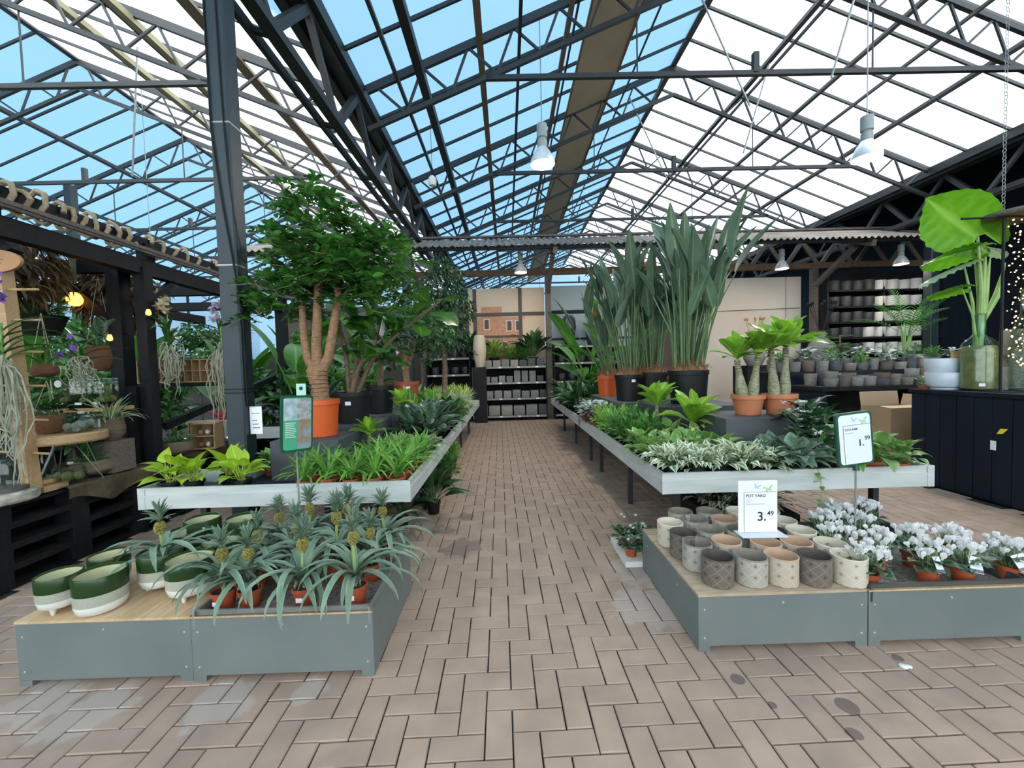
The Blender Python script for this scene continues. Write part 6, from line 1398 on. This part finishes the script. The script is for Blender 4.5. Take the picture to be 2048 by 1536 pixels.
# mural with a street scene behind the shelves
M_mur = mat('mural warm sky', (.72, .52, .34), .7, c2=(.62, .54, .44), scale=.9); M_mbr = mat('mural brick', (.50, .24, .15), .8, c2=(.62, .33, .21), scale=14); M_mgrey = mat('mural window bar', (.09, .075, .065), .7); M_mw = mat('mural white', (.66, .58, .50), .7)
M_mgr = mat('mural blue grey', (.36, .42, .43), .7)
t = thing('street_mural', 'printed wall panel showing brick houses behind a window grid', 'mural', (0, 11.70, 0))
bx('panel', -1.06, 1.12, 0, .04, 1.55, 3.72, M_mur, t)
bx('brick_house', -.92, .55, -.006, 0, 1.6, 2.9, M_mbr, t); bx('brick_house', -.7, -.1, -.008, 0, 2.9, 3.2, M_mbr, t); bx('pale_house', .48, 1.1, -.007, 0, 1.6, 2.85, M_mur, t)
for x, z in ((-.55, 2.05), (-.05, 2.05), (.32, 2.05), (-.55, 2.7), (.1, 2.65), (.35, 2.65), (.75, 2.1)):
    bx('printed_window', x - .09, x + .09, -.012, -.006, z - .16, z + .16, M_mw, t); bx('printed_pane', x - .06, x + .06, -.015, -.011, z - .13, z + .13, M_mgrey, t)
for x in (-1.05, -.88, .33, .42): bx('window_bar', x - .05, x + .05, -.03, -.0, 1.55, 3.72, M_mgrey, t) if x in (-.88, .42) else None
bx('window_bar', -1.06, 1.12, -.03, 0, 2.93, 3.03, M_mgrey, t); bx('window_bar', -.88, .42, -.03, 0, 2.32, 2.38, M_mgrey, t)
t = thing('wall_mural', 'blue-grey wall panel behind the dark shelf', 'panel', (0, 11.70, 0)); bx('panel', 1.25, 3.6, 0, .04, 0, 3.75, M_mgr, t); bx('rail', 1.25, 3.6, -.03, 0, 2.95, 3.05, M_dark, t); bx('rail', 1.25, 3.6, -.03, 0, 2.2, 2.26, M_dark, t)
t = thing('dusk_mural', 'pale beige printed wall panel with a dusk sky', 'mural', (0, 11.70, 0)); bx('panel', 5.4, 8.55, 0, .04, 0, 3.85, mat('mural dusk', (.62, .53, .44), .7, c2=(.66, .60, .53), scale=.6), t); bar('cable', (5.4, -.02, 2.9), (8.5, -.02, 2.95), .012, .012, M_dark, t); bx('seam', 8.1, 8.115, -.003, 0, 0, 3.85, M_mgrey, t)
tag(bx('partition', -6.5, -1.06, 11.70, 11.75, 0, 3.3, M_dim), 'taupe partition behind the dark shelves', 'partition')
tag(bx('partition', 3.6, 5.4, 11.70, 11.75, 0, 3.4, M_dim), 'taupe partition between the two murals', 'partition')
M_edge = mat('shelf edge', (.30, .29, .27), .5)  # paler grey for the rail along the board fronts
def backshelf(label, x0, x1, zs, y0=11.0, y1=11.6):
    t = thing('stock_shelf', label, 'shelf', (0, 0, 0)); bx('back_panel', x0, x1, y1 - .02, y1, 0, max(zs) + .02, M_dark, t)
    for x in (x0, x1 - .03): bx('upright', x, x + .03, y0, y1 - .02, 0, max(zs), M_dark, t)
    for z in zs:
        bx('shelf_board', x0 + .03, x1 - .03, y0 + .01, y1 - .02, z - .05, z, M_dark, t); e = bx('price_rail', x0 + .03, x1 - .03, y0 - .005, y0 + .01, z - .05, z, M_edge, t)
        for k in range(int((x1 - x0) / .5)): bx('price_card', x0 + .2 + k * .5, x0 + .28 + k * .5, y0 - .008, y0 - .005, z - .045, z - .005, M_white, t)
    return t
backshelf('low black shelf of grey cube pots under the street mural', -.93, 1.08, (1.48, 1.05, .62, .14))
backshelf('black shelf of dark pots beside the weeping fig', -2.2, -1.0, (1.75, 1.3, .8, .14)); backshelf('black shelf of dark vases to the far side of the timber post', 1.28, 3.4, (2.0, 1.55, 1.05, .6, .14))
CUBE = {}
def cubepot(m, w, h):
    k = (m.name, w, h)
    if k not in CUBE:
        b = B(); c = .012; b.lathe([(w * .68, 0), (w * .705, .012), (w * .705, h - .008), (w * .69, h), (w * .6, h), (w * .58, .04), (.0001, .03)], 4, Rz(pi / 4)); CUBE[k] = b.mesh('cube_pot', m, True, 30)
    return CUBE[k]
M_cube = [mat('cube pot warm', (.36, .33, .30), .8, c2=(.30, .275, .25), scale=20), mat('cube pot grey', (.26, .255, .25), .8, c2=(.2, .2, .195), scale=20), mat('cube pot dark', (.075, .075, .08), .7), mat('cube pot pale', (.50, .48, .44), .8)]
for j, (z, ws) in enumerate(((1.05, (.17,) * 9), (.62, (.21,) * 8), (.14, (.30,) * 6), (1.48, (.2,) * 7))):
    x = -.86; k = 0
    while x < .95 and k < len(ws) + 3:
        w = ws[0]; mi = (0, 0, 1, 1, 2)[min(4, k * 5 // len(ws))] if j < 3 else (3, 0, 0, 1, 0, 2, 2, 2, 2)[k]
        h = w * random.uniform(.85, 1.05)
        tag(ob('cube_pot', cubepot(M_cube[mi], w, round(h, 2)), None, (x + w / 2, 11.22, z)), f'{("warm grey", "grey", "dark", "pale")[mi]} square pot under the street mural, {("second", "third", "lowest", "top")[j]} board, {ORD[k]} along', 'pot', 'square pots under the street mural')
        if j == 0 and k in (0, 5, 6, 7): tag(ob('cube_pot', cubepot(M_cube[mi], w, .15), None, (x + w / 2, 11.22, z + h)), f'{("warm grey", "grey", "dark", "pale")[mi]} square pot stacked on the {ORD[k]} one, second board under the mural', 'pot', 'square pots under the street mural')
        x += w + .04; k += 1
PDK = boxpot(mat('matt black pot', (.03, .032, .036), .5), .11, .2)
for sx0, zs, nm in ((-2.12, (1.75, 1.3, .8), 'beside the weeping fig'), (1.38, (1.55, 1.05, .6), 'right of the timber post')):
    for j, z in enumerate(zs):
        for k in range(4 if sx0 < 0 else 7): tag(ob('shelf_pot', PDK, None, (sx0 + .13 + k * .28, 11.25, z)), f'matt black pot on the dark shelf {nm}, {ORD[j]} board, {ORD[k]} along', 'pot', 'black pots on the back shelves')
b = B(); b.lathe([(.0001, 0), (.10, 0), (.14, .15), (.19, .5), (.17, .72), (.12, .80), (.10, .80), (.15, .70), (.0001, .6)], 24); TV = b.mesh('tall_vase', mat('dark blue glaze', (.025, .035, .06), .3))
tag(ob('tall_vase', TV, None, (1.75, 11.3, 2.0), (0, 0, 0), 1.05), 'tall dark blue vase on the top board beside the timber post', 'vase'); tag(ob('tall_vase', TV, None, (2.35, 11.3, 2.0), (0, 0, 0), .75), 'shorter dark blue vase on the top board beside the tall one', 'vase')
b = B(); b.lathe([(.0001, 0), (.10, 0), (.16, .25), (.18, .5), (.15, .78), (.12, .85), (.10, .85), (.0001, .6)], 24); tag(ob('cream_vase', b.mesh('cream_vase', mat('cream glaze', (.60, .50, .36), .5)), None, (-.72, 10.85, .88 + .6)), 'tall cream egg-shaped vase at the end of the mural shelf', 'vase')
tag(bx('vase_plinth', -.88, -.56, 10.68, 10.98, 0, 1.48, M_dark), 'black plinth under the cream vase', 'plinth')
for x, z, s, kd, lb in ((-.35, 1.66, 2.6, 'fern', 'yellow-green bush in front of the brick houses'), (.1, 1.66, 2.2, 'fern', 'second yellow-green bush under the mural'), (.75, 1.66, 2.4, 'dark', 'dark spiky plant beside the timber post'), (-1.0, 1.8, 2.2, 'dark', 'dark plant on the corner of the mural shelf'), (.45, 1.66, 2.0, 'greeny', 'green bush on the mural shelf')):
    put(kd, x, 11.3, 1.48, lb, s)
# pale vases in front of the dusk mural
for x, y, s, m, lb in ((5.9, 9.6, 1., CONC[4], 'grey bottle vase in front of the dusk mural'), (7.2, 9.2, 1.25, CONC[0], 'larger grey bottle vase with dry twigs')):
    t = thing('bottle_vase', lb, 'vase', (x, y, 1.35), 0, 'grey bottle vases', sc=s); b = B(); b.lathe([(.0001, 0), (.16, 0), (.24, .18), (.20, .36), (.08, .46), (.07, .58), (.09, .6), (.06, .58), (.06, .46), (.0001, .4)], 24); ob('body', b.mesh('body', m), t)
    b = B(); r = random.Random(int(x * 10))
    for k in range(9): a = k * 2.4; b.tube([(0, 0, .5), (.12 * cos(a), .12 * sin(a), .85), (.2 * cos(a), .2 * sin(a), 1.05 + .1 * r.random())], .005, 4, False); b.ball((.2 * cos(a), .2 * sin(a), 1.1), .03, 6, 4)
    ob('dry_twigs', b.mesh('dry_twigs', mat('dry twig', (.50, .24, .10), .8) if s < 1.1 else M_dark), t, kind='stuff')
    tag(bx('vase_plinth', x - .35, x + .35, y - .3, y + .3, 0, 1.35, M_dark), 'black plinth under the ' + lb, 'plinth')
# hanging lamps
M_refl = mat('lamp reflector', (.75, .77, .78), .25, .3); M_lamp = emit('lamp light', (1., .93, .82), 12.)
M_ball = mat('lamp housing', (.30, .34, .34), .5)
def lamp(label, x, y, z, top, s=1., watt=60.):
    t = thing('pendant_lamp', label, 'lamp', (x, y, z), 0, 'high-bay pendant lamps', sc=s)
    b = B(); b.lathe([(.19, 0), (.185, .06), (.13, .17), (.075, .25), (.07, .26), (.065, .25), (.12, .16), (.18, .05), (.185, .0)], 28, cap=False); ob('reflector', b.mesh('reflector', M_refl), t)
    b = B(); b.lathe([(.075, .25), (.075, .36), (.06, .37), (.06, .39), (.08, .40), (.08, .60), (.03, .62), (.0001, .62)], 20); ob('ballast', b.mesh('ballast', M_ball), t)
    b = B(); b.lathe([(.0001, .01), (.17, .015), (.12, .15), (.06, .22), (.0001, .22)], 20); ob('bulb', b.mesh('bulb', M_lamp), t)
    b = B(); b.tube([(0, 0, .62), (0, 0, top - z)], .008, 5); ob('hanger', b.mesh('hanger', M_galv), t)
    ld = bpy.data.lights.new('lamp_light', 'AREA'); ld.shape = 'DISK'; ld.size = .3 * s; ld.energy = watt; ld.color = (1., .86, .68); lo = ob('lamp_light', ld, t, (0, 0, -.02))
lamp('lit high-bay lamp hanging over the aisle', .63, 6.35, 4.55, ZG + SL * (.63 + 2.05) - .02); lamp('lit high-bay lamp hanging before the white roof slope', 5.35, 6.0, 4.37, ZG + SL * 4.5 - .02)
lamp('lit high-bay lamp under the canopy over the aisle', .40, 10.1, 3.78, 4.52, .8, 10.); lamp('lit high-bay lamp under the canopy over the grey pots', 9.7, 9.9, 3.72, 4.44, .8, 22.); lamp('lit high-bay lamp under the canopy before the dusk mural', 6.9, 10.1, 3.72, 4.52, .8, 14.); lamp('lit high-bay lamp far off above the pergola', -8.0, 9.4, 3.7, ZL - .4 * 1.3, 1.)  # the lamp before the dusk mural is added to brighten that panel
# little white sensor box on a wire
t = thing('sensor_box', 'small white hanging sensor housing under the blue roof slope', 'sensor', (-1.18, 7.0, 4.55)); b = B(); b.lathe([(.0001, 0), (.05, .01), (.07, .06), (.065, .13), (.03, .17), (.0001, .17)], 16); ob('housing', b.mesh('housing', M_wcer), t); b = B(); b.tube([(0, 0, .17), (0, 0, 1.5)], .004, 4); ob('wire', b.mesh('wire', M_dark), t)
# slack roof rods that open the vents
for x0, x1, z0, z1, y, lb in ((3.2, 4.35, 6.9, 5.9, 6.9, 'thin galvanised vent rod hanging over the aisle'), (5.4, 5.0, 6.9, 5.75, 8.2, 'thin galvanised vent rod hanging from the white slope'), (5.3, 4.9, 7.0, 5.6, 5.8, 'thin galvanised vent rod nearest the camera on the white slope'), (3.1, 4.1, 7.0, 6.0, 9.9, 'thin galvanised vent rod farther down the aisle'), (-6.4, -6.9, 6.9, 5.2, 7.5, 'thin galvanised vent rod over the far bay'), (-11.0, -9.9, 6.9, 5.3, 8.0, 'thin galvanised vent rod over the pergola')):
    z0 = (ZG + SL * (x0 + 2.05) if x0 < RCX and x0 > 0 else ZR - SL * (x0 - RCX) if x0 > 0 else ZL - SL * abs(x0 - RLX)) - .03
    b = B(); b.tube([(x0, y, z0), (x1, y + .3, z1)], .016, 6); tag(ob('vent_rod', b.mesh('vent_rod', M_galv)), lb, 'rod')
